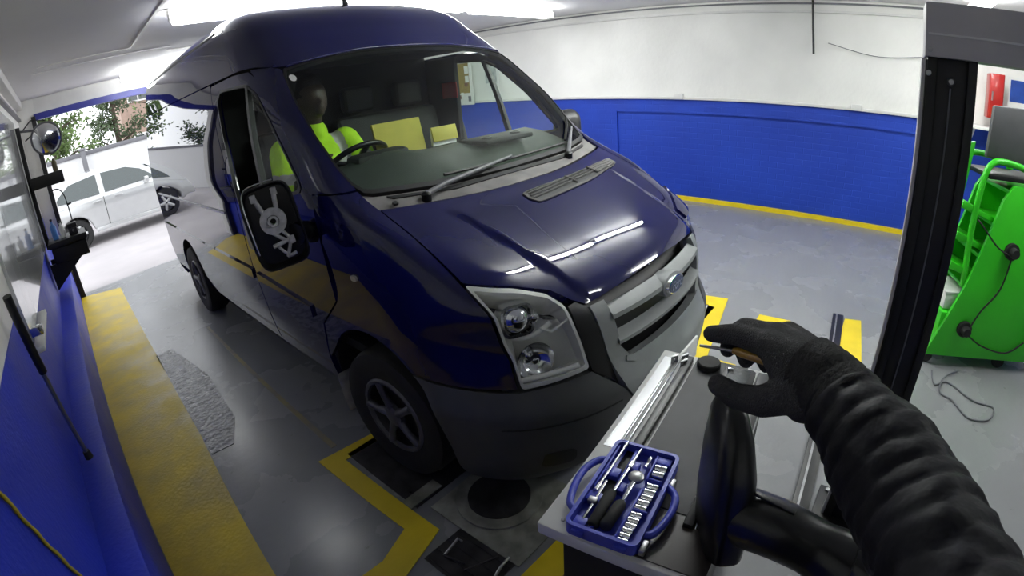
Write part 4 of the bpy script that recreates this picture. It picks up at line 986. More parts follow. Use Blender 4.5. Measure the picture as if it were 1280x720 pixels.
# ------------------------------------------------------------------ socket set: open blue case and its tools
CO = Vector((-1.1748, -0.4285, 0)); CA = math.atan2(0.14655, 0.98920)
ZT = 0.877
case = empty('tool_case', (CO.x, CO.y, ZT), CA); tag(case, 'open blue plastic socket set case lying on the bench top', 'tool case')
def rr(w, h, r, n=5):
    out = []
    for cx, cy, t0 in ((w - r, h - r, 0), (-w + r, h - r, 90), (-w + r, -h + r, 180), (w - r, -h + r, 270)):
        for k in range(n + 1): t = math.radians(t0 + 90 * k / n); out.append((cx + r * math.cos(t), cy + r * math.sin(t)))
    return out
ou = rr(0.155, 0.086, 0.018); inn = rr(0.146, 0.077, 0.012)
prism('tray_floor', ou, 0.0, 0.010, M['case'], case)
prism('tray_rim', ou, 0.010, 0.036, M['case'], case, holes=[inn])
# raised mouldings between the tool recesses
for (s0, s1, t0, t1, h) in ((-0.14, 0.14, -0.030, -0.022, .018), (-0.02, 0.14, -0.076, -0.070, .020), (-0.14, 0.02, 0.030, 0.036, .020), (0.05, 0.14, 0.028, 0.034, .020), (0.03, 0.06, -0.075, -0.035, .018), (-0.065, -0.035, -0.076, -0.03, .020), (0.07, 0.10, -0.022, 0.0, .018), (-0.145, -0.12, -0.07, -0.04, .022), (0.115, 0.14, 0.03, 0.07, .018), (-0.05, -0.045, 0.036, 0.07, .018), (0.055, 0.06, 0.036, 0.07, .018), (-0.01, 0.02, -0.02, -0.005, .018)):
    box('moulding', ((s0 + s1) / 2, -(t0 + t1) / 2, 0.010 + h / 2), (s1 - s0, t1 - t0, h), M['case'], case, bevel=0.002)
def hand_loop(pts): tube('carry_handle', spline([(a, -b, 0.020) for a, b in pts], 6), 0.0095, M['case'], case, 10)
hand_loop([(0.085, -0.080), (0.072, -0.105), (0.03, -0.122), (-0.03, -0.120), (-0.085, -0.104), (-0.10, -0.080)])
hand_loop([(0.055, 0.080), (0.035, 0.108), (0.0, 0.118), (-0.05, 0.115), (-0.095, 0.100), (-0.105, 0.080)])
for t in (-0.05, 0.05): box('hinge', (-0.158, -t, 0.018), (0.008, 0.03, 0.014), M['case'], case, bevel=0.002)
for a, b in ((0.065, 0.092), (-0.135, 0.096)): box('catch', (a, -b, 0.016), (0.034, 0.014, 0.018), M['steel'], case, bevel=0.003)
CM = Matrix.Translation((CO.x, CO.y, ZT + 0.010)) @ Matrix.Rotation(CA, 4, 'Z')
def TL(s, t, h=0.0): return CM @ Vector((s, -t, h))
def tool(name, label, cat, s, t, group=None):
    p = TL(s, t); e = empty(name, p, CA); tag(e, label, cat, group); return e
def tl(e, s, t, h):  # case coords -> local of tool e
    return e.matrix_basis.inverted() @ TL(s, t, h)
e = tool('extension_bar', 'long chrome extension bar along the left rim of the blue case', 'socket tool', 0.06, -0.060)
tube('bar', [tl(e, -0.035, -0.064, .022), tl(e, 0.154, -0.057, .022)], 0.0038, M['chrome'], e, 10); tube('drive_end', [tl(e, 0.13, -0.058, .022), tl(e, 0.150, -0.057, .022)], 0.006, M['chrome'], e, 8); tube('socket_end', [tl(e, -0.035, -0.064, .022), tl(e, -0.012, -0.063, .022)], 0.0065, M['chrome'], e, 10)
e = tool('sliding_bar', 'short chrome sliding tee bar in the near left corner of the blue case', 'socket tool', -0.06, -0.052)
tube('bar', [tl(e, 0.005, -0.053, .020), tl(e, -0.125, -0.052, .020)], 0.0038, M['chrome'], e, 10); box('tee_head', tl(e, -0.066, -0.056, .020), (0.018, 0.022, 0.014), M['steel'], e, bevel=0.003)
e = tool('spinner_handle', 'socket spinner with chrome shaft and black grip, left of the ratchet', 'socket tool', -0.03, -0.025)
tube('shaft', [tl(e, 0.151, -0.016, .020), tl(e, -0.022, -0.025, .020)], 0.004, M['chrome'], e, 10); tube('collar', [tl(e, 0.09, -0.019, .020), tl(e, 0.07, -0.020, .020)], 0.0075, M['chrome'], e, 10)
tube('grip', [tl(e, -0.020, -0.026, .019), tl(e, -0.032, -0.028, .019), tl(e, -0.08, -0.028, .019), tl(e, -0.127, -0.026, .019), tl(e, -0.133, -0.026, .019)], [0.010, 0.0145, 0.0135, 0.0145, 0.010], M['rubber'], e, 14)
e = tool('joint_adapter', 'small chrome universal joint at the far end of the blue case', 'socket tool', 0.105, 0.015)
tube('joint', [tl(e, 0.125, 0.016, .018), tl(e, 0.110, 0.016, .018), tl(e, 0.105, 0.0155, .018), tl(e, 0.086, 0.015, .018)], [0.006, 0.006, 0.0035, 0.0065], M['chrome'], e, 10)
e = tool('ratchet', 'chrome ratchet with round head and black grip in the middle of the case', 'ratchet', 0.0, 0.006)
lathe('head', [(0.0, -0.006), (0.017, -0.006), (0.019, -0.003), (0.019, 0.005), (0.015, 0.008), (0.009, 0.009), (0, 0.012)], M['steel'], e, 24, loc=tl(e, 0.041, 0.008, .024))
tube('neck', [tl(e, 0.028, 0.008, .022), tl(e, -0.045, 0.006, .020)], [0.0075, 0.005], M['chrome'], e, 10)
tube('grip', [tl(e, -0.042, 0.006, .019), tl(e, -0.052, 0.005, .019), tl(e, -0.09, 0.002, .019), tl(e, -0.122, 0.0, .019), tl(e, -0.128, 0.0, .019)], [0.010, 0.0150, 0.0145, 0.0155, 0.010], M['rubber'], e, 14)
# sockets: one mesh, copies
sk_me = None
def socket(s, t, r, L, label):
    global sk_me
    e = tool('socket', label, 'socket', s, t, 'loose sockets in the blue case')
    if sk_me is None:
        o = lathe('sleeve', [(0.0, 0.0), (0.8, 0.0), (0.9, 0.03), (0.9, 0.45), (1.0, 0.52), (1.0, 0.97), (0.93, 1.0), (0.66, 1.0), (0.62, 0.6), (0, 0.6)], M['chrome'], e, 20); sk_me = o.data
    else: o = bpy.data.objects.new('sleeve', sk_me); COL.objects.link(o); o.parent = e
    o.rotation_euler = (math.pi / 2, 0, 0); o.scale = (r, r, L); o.location = (0, L / 2, r + 0.004)
ordn = ['first', 'second', 'third', 'fourth', 'fifth', 'sixth']
for i, (s, t) in enumerate(((0.100, 0.052), (0.078, 0.052))): socket(s, t, 0.0105 - 0.0005 * i, 0.030, 'large chrome socket at the far right of the case, %s of two from the rim' % ordn[i])
for i, (s, t) in enumerate(((0.036, 0.053), (0.017, 0.053), (-0.001, 0.052), (-0.019, 0.051), (-0.036, 0.050))): socket(s, t, 0.0090 - 0.0003 * i, 0.028, 'chrome socket in the middle right row of five, %s from the far end' % ordn[i])
for i, (s, t) in enumerate(((-0.060, 0.049), (-0.0765, 0.048), (-0.0925, 0.048), (-0.108, 0.047), (-0.123, 0.046), (-0.1375, 0.045))): socket(s, t, 0.0080 - 0.0003 * i, 0.027, 'small chrome socket in the near right row of six, %s from the middle row' % ordn[i])

# ------------------------------------------------------------------ spare wing mirror unit standing on the bench
wm = empty('wing_mirror', (-1.12, -0.63, 0.872)); tag(wm, 'loose black plastic wing mirror unit standing on the bench below the glove', 'wing mirror')
vd = Vector((0.62, 0.42, 0)).normalized(); sd_ = Vector((vd.y, -vd.x, 0)); up = Vector((0, 0, 1))
def wsec(c_, a_, b_, lean=0.0): return (Vector(c_), a_, b_, Matrix((sd_, vd, up)).transposed())
loft('mirror_head', [wsec((-0.045, -0.030, 0.0), .030, .075), wsec((-0.045, -0.030, 0.02), .045, .100), wsec((-0.030, -0.022, 0.10), .050, .105), wsec((-0.008, -0.008, 0.20), .046, .100), wsec((0.012, 0.006, 0.27), .036, .085), wsec((0.022, 0.014, 0.315), .022, .055), wsec((0.025, 0.017, 0.325), .008, .025)], M['gloss_black'], wm, 36, 3.2)
a0 = Vector((-0.055, -0.060, 0.10)); a1 = Vector((-0.075, -0.15, 0.125)); a2 = Vector((-0.080, -0.24, 0.115)); a3 = Vector((-0.09, -0.33, 0.095))
tube('mirror_arm', spline([a0, a1, a2, a3], 6), [0.066 - 0.0008 * i for i in range(12)] + [0.058 + 0.004 * i for i in range(7)], M['gloss_black'], wm, 20)
box('arm_seam', (-0.070, -0.125, 0.186), (0.012, 0.10, 0.006), M['black'], wm, rot=rz(-0.15), bevel=0.002)
loft('door_foot', [(a3 + Vector((0.01, 0.02, 0.0)), .075, .095, Matrix((Vector((1, 0, 0)), Vector((0, 0, 1)), Vector((0, -1, 0)))).transposed()), (a3 + Vector((-0.01, -0.07, -0.005)), .095, .098, Matrix((Vector((1, 0, 0)), Vector((0, 0, 1)), Vector((0, -1, 0)))).transposed()), (a3 + Vector((-0.01, -0.10, -0.005)), .090, .092, Matrix((Vector((1, 0, 0)), Vector((0, 0, 1)), Vector((0, -1, 0)))).transposed())], M['gloss_black'], wm, 32, 4)
lathe('screw_cover', [(0.007, 0), (0.006, 0.003), (0, 0.004)], M['steel'], wm, 12, loc=(0.018, -0.058, 0.13), rot=Matrix.Rotation(1.2, 3, 'Y'))

# ------------------------------------------------------------------ floor rail, upright post with top beam
rail = empty('floor_rail', (0.85, -0.735, 0), math.atan2(0.16, 2.2)); tag(rail, 'flat black floor rail beside the yellow mark', 'rail')
box('channel', (0, 0, 0.012), (2.32, 0.085, 0.024), M['black'], rail, bevel=0.004); box('groove', (0, 0.012, 0.0255), (2.30, 0.012, 0.004), M['steel'], rail)
post = empty('upright_post', (-0.09, -1.005, 0)); tag(post, 'tall black upright post with grey beam on top and wire down its slot', 'post')
box('post_column', (0.02, 0.0, 0.955), (0.10, 0.165, 1.87), M['post'], post, bevel=0.004)
box('side_strip', (-0.005, 0.092, 0.955), (0.06, 0.012, 1.86), M['beam_grey'], post, bevel=0.002)
box('front_flange', (-0.038, 0.065, 0.955), (0.014, 0.03, 1.87), M['post'], post, bevel=0.002)
box('front_flange', (-0.038, -0.065, 0.955), (0.014, 0.03, 1.87), M['post'], post, bevel=0.002)
tube('slot_wire', [(-0.036, 0.002, 1.80), (-0.036, 0.004, 1.2), (-0.036, 0.0, 0.1)], 0.003, M['mid_grey'], post, 6)
lathe('wire_clamp', [(0.012, -0.01), (0.014, 0.006), (0.008, 0.014), (0, 0.014)], M['steel'], post, 14, loc=(-0.038, 0.002, 1.82), rot=Matrix.Rotation(-math.pi / 2, 3, 'Y'))
box('top_beam', (0.0, -0.62, 1.972), (0.13, 1.42, 0.165), M['beam_grey'], post, bevel=0.005)
box('beam_fold', (-0.067, -0.62, 1.958), (0.004, 1.40, 0.006), M['grey_paint'], post)
for zz in (1.91, 1.84): lathe('bolt', [(0.009, 0), (0.009, 0.006), (0, 0.008)], M['steel'], post, 10, loc=(-0.068 if zz > 1.9 else -0.045, 0.075, zz), rot=Matrix.Rotation(-math.pi / 2, 3, 'Y'))
box('foot', (0.0, 0.01, 0.012), (0.30, 0.26, 0.024), M['post'], post, bevel=0.004)
for q in ((-0.12, 0.10), (-0.12, -0.08), (0.12, 0.10)): lathe('foot_bolt', [(0.012, 0), (0.012, 0.010), (0, 0.012)], M['steel'], post, 6, loc=(q[0], q[1], 0.024))
tag(box('white_block', (-0.29, -0.90, 0.03), (0.10, 0.07, 0.06), M['white'], bevel=0.006), 'small white block on the floor by the foot of the black post', 'block')

# ------------------------------------------------------------------ green workshop machine
GD = Vector((0.31248, -0.94993, 0)); GN = Vector((0.94993, 0.31248, 0))
gm = empty('alignment_machine', (1.55, -1.35, 0)); tag(gm, 'bright green workshop trolley machine with looped handrail behind the post', 'machine')
GMx = Matrix(((GD.x, 0, GN.x, 0), (GD.y, 0, GN.y, 0), (0, 1, 0, 0), (0, 0, 0, 1)))
def GP(s, z, d=0.0): return GD * s + GN * d + Vector((0, 0, z))
def gpanel(name, poly, d0, d1, mt, parent=None, bevel=0.006): return prism(name, poly, d0, d1, mt, parent or gm, M=GMx, bevel=bevel)
SP_ = [(-0.02, 0.09), (0.145, 0.594), (0.295, 1.19), (0.355, 1.285), (0.95, 1.30), (0.95, 0.09)]
gpanel('side_panel', SP_, 0.0, 0.03, M['green']); gpanel('side_panel', SP_, 0.42, 0.45, M['green'])
for (s, z, w, h) in ((0.10, 0.22, 0.03, 0.03),): pass
for i, (s, z) in enumerate(((0.16, 0.58), (0.22, 0.80), (0.27, 1.02), (0.34, 1.24))): box('shelf', GP(s + 0.20, z, 0.225), (0.40, 0.40, 0.025), M['green'], gm, rot=Matrix((GD, GN, Vector((0, 0, 1)))).transposed(), bevel=0.004)
box('base_box', GP(0.47, 0.25, 0.225), (0.86, 0.39, 0.30), M['green'], gm, rot=Matrix((GD, GN, Vector((0, 0, 1)))).transposed(), bevel=0.006)
for d in (0.05, 0.40):
    tube('handrail', spline([GP(0.157, 0.585, d), GP(0.128, 0.865, d), GP(0.127, 1.124, d), GP(0.155, 1.33, d), GP(0.20, 1.40, d), GP(0.265, 1.415, d), GP(0.40, 1.40, d), GP(0.52, 1.36, d), GP(0.56, 1.28, d)], 5), 0.022, M['green'], gm, 10)
gpanel('upright', [(0.03, 0.60), (0.06, 0.60), (0.155, 1.50), (0.10, 1.49)], 0.24, 0.27, M['green'])
for z in (0.80, 1.0, 1.2): gpanel('tray_lip', [(0.02, z - 0.10), (0.30, z - 0.18), (0.30, z - 0.15), (0.03, z - 0.05)], 0.05, 0.40, M['green'])
box('stop_knob', GP(0.05, 1.475, 0.25), (0.10, 0.03, 0.03), M['green'], gm, rot=Matrix((GD, GN, Vector((0, 0, 1)))).transposed(), bevel=0.008)
for (s, z) in ((0.225, 0.31), (0.43, 0.875)):
    k_ = lathe('cable_reel', [(0.0, 0.075), (0.030, 0.075), (0.034, 0.06), (0.034, 0.03), (0.055, 0.028), (0.055, 0.0)], M['rubber'], gm, 20, loc=GP(s, z, 0), rot=(-GN).to_track_quat('Z', 'Y').to_matrix())
tube('machine_cable', spline([GP(0.43, 0.82, -0.03), GP(0.40, 0.62, -0.035), GP(0.30, 0.45, -0.03), GP(0.24, 0.30, -0.04)], 6), 0.006, M['rubber'], gm, 6)
tube('machine_cable', spline([GP(0.42, 0.85, -0.05), GP(0.30, 0.90, -0.03), GP(0.16, 1.02, -0.03), GP(0.13, 1.05, 0.0)], 6), 0.006, M['rubber'], gm, 6)
tube('machine_cable', spline([GP(0.225, 0.30, -0.06), GP(0.40, 0.20, -0.02), GP(0.62, 0.16, -0.015), GP(0.75, 0.25, -0.012)], 6), 0.006, M['rubber'], gm, 6)
box('keyboard_shelf', GP(0.40, 1.32, 0.20), (0.46, 0.36, 0.03), M['black'], gm, rot=Matrix((GD, GN, Vector((0, 0, 1)))).transposed(), bevel=0.006)
gpanel('monitor', [(0.20, 1.42), (0.62, 1.40), (0.60, 1.76), (0.22, 1.745)], 0.16, 0.20, M['bumper'], bevel=0.01)
wbx = empty('paper_box', tuple(Vector((1.55, -1.35, 0)) + GP(0.14, 0.405, 0.225)), math.atan2(GD.y, GD.x)); tag(wbx, 'white box on the lower front of the green machine', 'box')
box('box_body', (0, 0, 0.055), (0.16, 0.30, 0.11), M['paper'], wbx, bevel=0.004); box('box_lid', (0, 0, 0.115), (0.17, 0.31, 0.02), M['paper'], wbx, bevel=0.004)
for s in (0.03, 0.64):
    for d in (0.07, 0.38):
        lathe('castor', [(0.0, -0.016), (0.045, -0.016), (0.05, -0.010), (0.05, 0.010), (0.045, 0.016), (0, 0.016)], M['rubber'], gm, 18, axis='X', loc=GP(s, 0.051, d))
tag(tube('power_cable', spline([(1.50, -1.42, .009), (1.322, -1.433, .009), (1.391, -1.533, .009), (1.248, -1.699, .009), (1.222, -1.851, .009), (1.065, -1.797, .009), (1.03, -1.658, .009), (1.182, -1.554, .009), (1.24, -1.472, .009), (1.42, -1.50, .018), (1.60, -1.62, .009)], 8), 0.006, M['mid_grey'], None, 6), 'thin grey cable looped on the floor before the green machine', 'cable')
M['purple'] = mat('purple_blue_plastic', (0.03, 0.03, 0.22), 0.5, var=0.15)
bag = empty('crate', (1.72, -2.58, 0)); tag(bag, 'purple blue crate on the floor right of the green machine', 'crate')
box('crate_body', (0, 0, 0.13), (0.30, 0.40, 0.26), M['purple'], bag, bevel=0.015); box('crate_rim', (0, 0, 0.255), (0.33, 0.43, 0.03), M['purple'], bag, bevel=0.006)
# things on the far wall behind the machine
M['red'] = mat('red_enamel', (0.42, 0.015, 0.012), 0.35, coat=0.3, var=0.1)
rb = empty('wall_cabinet', (4.55, -2.03, 1.57)); tag(rb, 'red metal cabinet on the wall seen past the black post', 'cabinet')
box('cabinet_body', (0.06, 0, 0.24), (0.24, 0.17, 0.48), M['red'], rb, bevel=0.008); box('cabinet_door', (-0.065, 0, 0.24), (0.012, 0.15, 0.45), M['red'], rb, bevel=0.003); box('cabinet_handle', (-0.08, 0.05, 0.24), (0.02, 0.015, 0.10), M['steel'], rb)
ws_ = empty('wall_shelf', (4.50, -2.4, 1.45)); tag(ws_, 'white wall shelf with brackets below the red cabinet', 'shelf')
box('shelf_board', (0.05, 0, 0.0), (0.40, 1.6, 0.03), M['white'], ws_, bevel=0.004)
for yy in (-0.6, 0.0, 0.6): prism('shelf_bracket', [(0.20, -0.02), (-0.10, -0.02), (0.20, -0.20)], -0.015, 0.015, M['white'], ws_, M=Matrix(((1, 0, 0, 0), (0, 0, 1, yy), (0, 1, 0, 0), (0, 0, 0, 1))))
M['blue_poster'] = mat('blue_poster_print', (0.02, 0.08, 0.42), 0.4, var=0.3, vscale=8)
pst = empty('wall_poster', (4.71, -2.33, 1.80)); tag(pst, 'blue and white poster on the wall right of the red cabinet', 'poster')
box('sheet', (0, 0, 0), (0.008, 0.24, 0.5), M['paper'], pst); box('print', (-0.005, 0.0, 0.10), (0.003, 0.20, 0.24), M['blue_poster'], pst)
# notice board seen through the cab
M['kraft'] = mat('brown_cork_board', (0.34, 0.25, 0.075), 0.8, var=0.25, vscale=20, bump=0.2, bscale=120)
nb = empty('notice_board', (4.635, 6.02, 1.80)); tag(nb, 'brown notice board with small papers on the white wall', 'notice board')
box('board', (0, 0.06, 0.0), (0.02, 0.62, 0.78), M['white'], nb, bevel=0.003); box('cork_panel', (-0.012, 0.06, 0.10), (0.010, 0.48, 0.55), M['kraft'], nb)
M['brown_note'] = mat('brown_printed_note', (0.22, 0.10, 0.07), 0.7, var=0.3, vscale=30)
for i, (y, z, w, h, mt) in enumerate(((-0.13, 0.25, .10, .14, 'paper'), (-0.13, 0.08, .09, .12, 'paper'), (-0.10, -0.02, .08, .07, 'brown_note'), (0.20, -0.25, .08, .08, 'paper'), (0.10, -0.24, .09, .07, 'brown_note'), (0.02, -0.20, .07, .08, 'paper'), (0.26, -0.32, .07, .06, 'brown_note'), (0.14, -0.33, .10, .05, 'brown_note'), (-0.16, -0.28, .07, .10, 'mid_grey'))): box('pinned_note', (-0.019, y, z), (0.004, w, h), M[mt], nb)
M['photo'] = mat('grey_printed_sheet', (0.20, 0.23, 0.23), 0.5, col2=(0.50, 0.53, 0.52), vscale=12)
ps = empty('wall_poster', (4.668, 5.32, 1.93)); tag(ps, 'pale poster with a grey picture beside the notice board', 'poster')
box('sheet', (0, 0, 0), (0.006, 0.34, 0.5), M['paper'], ps); box('print', (-0.004, 0.02, 0.02), (0.003, 0.26, 0.36), M['photo'], ps)
# cables hanging from the ceiling by the white wall
tag(tube('hanging_cable', [(4.72, 0.13, 2.735), (4.71, 0.13, 2.40), (4.715, 0.125, 2.08)], 0.014, M['black'], None, 8), 'short black cable hanging down the white wall from the ceiling', 'cable')
tag(tube('wall_wire', spline([(4.745, -0.05, 2.22), (4.755, -0.6, 2.10), (4.765, -1.1, 2.13), (4.77, -1.32, 2.2), (4.775, -1.36, 2.62)], 8), 0.005, M['mid_grey'], None, 6), 'thin grey wire drooping along the upper white wall', 'wire')

# ------------------------------------------------------------------ in the cab: card folder, book, red notice
M['yellow_card'] = mat('yellow_card', (0.52, 0.45, 0.06), 0.7, var=0.15, vscale=9)
fo = empty('card_folder', (-0.17, 1.56, 1.40)); tag(fo, 'yellow card folder propped on the van dashboard by the steering wheel', 'folder')
for k, (dy, rx) in enumerate(((0.0, 0.20), (0.012, 0.22))): box('card_leaf', (0.0, dy + 0.02, 0.125), (0.34, 0.003, 0.21), M['yellow_card'], fo, rot=Matrix.Rotation(-rx, 3, 'X'))
bk_ = empty('booklet', (0.13, 1.53, 1.41)); tag(bk_, 'smaller yellow booklet on the van dashboard right of the folder', 'booklet')
box('cover', (0, 0, 0.10), (0.20, 0.012, 0.09), M['yellow_card'], bk_, rot=Matrix.Rotation(-0.2, 3, 'X'), bevel=0.003); box('pages', (0, 0.014, 0.08), (0.19, 0.02, 0.10), M['paper'], bk_)
box('warning_sticker', (0.835, 2.22, 1.755), (0.006, 0.17, 0.125), M['red'], van)
box('pillar_trim', (0.865, 2.33, 1.62), (0.05, 0.36, 0.80), M['interior'], van, bevel=0.02)

# ------------------------------------------------------------------ wheel pit: plates, turntable and lifting handles
pit = empty('turntable_plate', (-0.80, 0.42, 0)); tag(pit, 'oily steel turntable plate on the floor before the near front wheel', 'turntable')
M['oily'] = mat('oily_pale_steel', (0.36, 0.36, 0.31), 0.5, metal=0.2, col2=(0.16, 0.16, 0.14), vscale=9, rvar=0.15)
box('base_plate', (0.0, -0.06, 0.005), (0.50, 0.54, 0.010), M['oily'], pit, bevel=0.002)
lathe('ring', [(0.150, 0.010), (0.150, 0.022), (0.205, 0.022), (0.205, 0.010)], M['oily'], pit, 40, loc=(0, 0, 0))
lathe('disc', [(0.148, 0.010), (0.148, 0.026), (0.13, 0.030), (0, 0.030)], M['dark_steel'], pit, 40)
rp = empty('ramp_plate', (-1.0, 0.96, 0)); tag(rp, 'dark steel plate under the near front wheel', 'plate')
box('plate', (0.18, 0.02, 0.003), (0.55, 0.60, 0.006), M['dark_steel'], rp); box('plate_edge', (-0.02, -0.235, 0.006), (0.20, 0.07, 0.012), M['oily'], rp, rot=rz(0.0))
sp2 = empty('cover_plate', (-1.16, 0.27, 0)); tag(sp2, 'dark metal cover plate with bent wire handles beside the turntable', 'cover plate')
box('plate', (0.0, 0.0, 0.003), (0.22, 0.32, 0.006), M['dark_steel'], sp2)
for k in range(4): box('plate_strip', (-0.09 + 0.06 * k, 0.0, 0.008), (0.012, 0.30, 0.006), M['dark_steel'], sp2)
tube('wire_handle', [(-0.046, 0.10, 0.015), (0.05, 0.11, 0.03), (0.055, 0.09, 0.02)], 0.006, M['steel'], sp2, 8); tube('wire_handle', [(-0.046, 0.10, 0.02), (-0.035, 0.045, 0.02), (-0.02, 0.0, 0.012)], 0.005, M['dark_steel'], sp2, 8)
tube('wire_handle', spline([(-0.04, -0.02, 0.01), (-0.035, -0.035, 0.025), (0.09, -0.09, 0.025)], 4), 0.005, M['dark_steel'], sp2, 8); tube('wire_handle', spline([(-0.01, -0.15, 0.02), (0.05, -0.14, 0.04), (0.11, -0.13, 0.03)], 4), 0.007, M['steel'], sp2, 8)
fp = empty('turntable_plate', (1.28, 0.40, 0)); tag(fp, 'pale turntable plate on the floor inside the far yellow border', 'turntable')
box('base_plate', (0.0, 0.08, 0.003), (0.72, 0.36, 0.006), M['oily'], fp); lathe('disc', [(0.16, 0.006), (0.16, 0.02), (0.14, 0.024), (0, 0.024)], M['oily'], fp, 36, loc=(-0.12, 0.12, 0)); box('latch', (0.12, 0.10, 0.02), (0.10, 0.03, 0.03), M['steel'], fp, bevel=0.004); box('lock_bar', (-0.30, 0.0, 0.015), (0.05, 0.20, 0.02), M['dark_steel'], fp, bevel=0.004)

# ------------------------------------------------------------------ left wall: glossy cladding, pole, cord, mirror, shelf
M['clad'] = mat('glossy_white_pvc', (0.55, 0.56, 0.57), 0.12, var=0.06, vscale=3, coat=0.5)
cl = empty('wall_cladding', (-2.36, 2.1, 1.0)); tag(cl, 'glossy white plank cladding panel on the left wall', 'panel')
me0 = None
for i in range(13):
    if me0 is None: o = box('plank', (0, 0, 0), (0.02, 0.275, 1.38), M['clad'], cl, bevel=0.0); me0 = o.data
    else: o = bpy.data.objects.new('plank', me0); COL.objects.link(o); o.parent = cl
    o.location = (0.0, 0.14 + 0.277 * i, 0.69)
box('sill', (0.03, 0.30, -0.03), (0.06, 0.75, 0.03), M['white'], cl, bevel=0.004)
box('hook_bracket', (0.045, 0.0, 0.05), (0.07, 0.05, 0.05), M['chrome'], cl, bevel=0.006)
po = empty('prop_pole', (-2.30, 1.65, 0.50)); tag(po, 'steel pole with black sleeve and rubber foot hanging on the left wall', 'pole')
tube('rod', [(0, -0.06, 0.55), (0, 0, 0.03)], 0.011, M['steel'], po, 10); tube('sleeve', [(0.004, -0.16, 0.88), (0.004, -0.06, 0.50)], 0.020, M['black'], po, 10); tube('foot', [(0, 0.0, 0.04), (0, 0.002, 0.0)], [0.018, 0.022], M['rubber'], po, 12)
M['cordy'] = mat('yellow_rope', (0.55, 0.42, 0.02), 0.7, var=0.3, vscale=60)
tag(tube('cord', [(-2.357 + 0.002 * math.sin(i * 1.3), 0.40 + 0.17 * i / 24, 1.27 - 0.60 * i / 24) for i in range(25)], [0.005 + 0.0015 * (i % 2) for i in range(25)], M['cordy'], None, 8), 'yellow cord hanging down the blue left wall', 'cord')
cm = empty('convex_mirror', (-2.02, 5.5, 2.11)); tag(cm, 'round convex mirror on an arm by the garage door', 'mirror')
dirm = (Vector((CX, CY, CZ)) - Vector((-2.02, 5.5, 2.11)) + Vector((1.2, 0, -0.2))).normalized(); rm = dirm.to_track_quat('Z', 'Y').to_matrix()
lathe('mirror_face', [(0.165, 0.0), (0.14, 0.02), (0.10, 0.036), (0.05, 0.046), (0, 0.05)], M['chrome'], cm, 36, rot=rm); lathe('mirror_rim', [(0.165, -0.02), (0.18, -0.015), (0.182, 0.0), (0.165, 0.006)], M['mid_grey'], cm, 36, rot=rm); lathe('mirror_back', [(0.175, -0.016), (0.08, -0.05), (0, -0.055)], M['black'], cm, 36, rot=rm)
tube('mirror_bracket', [(0, 0.04, 0), (-0.10, 0.12, 0.12), (-0.30, 0.16, 0.16)], 0.014, M['mid_grey'], cm, 8)
wp = empty('wall_post', (-2.26, 5.62, 0.95)); tag(wp, 'black upright wall bracket with box shelf below the convex mirror', 'bracket')
box('upright', (-0.06, 0, 0.68), (0.05, 0.05, 1.36), M['post'], wp, bevel=0.004); box('shelf_box', (0.14, -0.10, 0.73), (0.38, 0.20, 0.13), M['post'], wp, bevel=0.006); tube('rail', [(0, 0, 1.32), (0.10, 0.02, 1.40), (0.26, 0.02, 1.36)], 0.008, M['black'], wp, 6); tube('rail', [(0, 0, 1.2), (0.12, 0.0, 1.26)], 0.008, M['black'], wp, 6)
M['olive'] = mat('olive_plastic', (0.12, 0.10, 0.04), 0.5, var=0.2)
tag(lathe('spray_can', [(0, 0), (0.03, 0), (0.03, 0.10), (0.018, 0.12), (0.018, 0.14), (0, 0.14)], M['olive'], None, 16, loc=(-2.00, 5.50, 1.746)), 'small olive can on the black box shelf under the mirror', 'can')
sh = empty('wall_bench', (-2.08, 5.45, 0)); tag(sh, 'black workbench shelf with clutter beside the garage door', 'bench')
box('bench_top', (0, 0, 1.02), (0.44, 0.5, 0.06), M['post'], sh, bevel=0.006); box('bench_drawer', (0, 0, 0.90), (0.40, 0.44, 0.16), M['post'], sh, bevel=0.006)
for y in (-0.18, 0.18): prism('wall_bracket', [(-0.27, 0.83), (0.12, 0.83), (-0.27, 0.55)], y - 0.02, y + 0.02, M['post'], sh, M=Matrix(((1, 0, 0, 0), (0, 0, 1, 0), (0, 1, 0, 0), (0, 0, 0, 1))))
M['blue_bottle'] = mat('blue_bottle_plastic', (0.06, 0.20, 0.55), 0.3, var=0.2)
for i, (x, y, r, h, mt, lb_) in enumerate(((-2.20, 5.42, 0.035, 0.20, 'blue_bottle', 'blue bottle on the black bench by the garage door'), (-2.11, 5.38, 0.032, 0.16, 'paper', 'white bottle beside the blue bottle on the black bench'))):
    b_ = empty('bottle', (x, y, 1.0525)); tag(b_, lb_, 'bottle')
    lathe('bottle_body', [(0, 0), (r, 0), (r, h * .7), (r * .4, h * .85), (r * .4, h)], M[mt], b_, 16); lathe('cap', [(r * .45, h), (r * .45, h * 1.12), (0, h * 1.12)], M['black'], b_, 12)
vc = empty('bench_vice', (-1.99, 5.36, 1.0525)); tag(vc, 'dark bench vice on the right end of the black bench', 'vice')
box('vice_base', (0, 0, 0.04), (0.10, 0.12, 0.08), M['dark_steel'], vc, bevel=0.01); box('vice_jaw', (0, -0.05, 0.10), (0.11, 0.03, 0.05), M['dark_steel'], vc, bevel=0.006); box('vice_jaw', (0, 0.03, 0.10), (0.11, 0.04, 0.05), M['dark_steel'], vc, bevel=0.006); tube('vice_screw', [(0, -0.14, 0.05), (0, 0.0, 0.05)], 0.01, M['steel'], vc, 8)
st = empty('hook_stand', (-1.97, 5.62, 1.0525)); tag(st, 'thin black hooked rod stand on the black bench', 'stand')
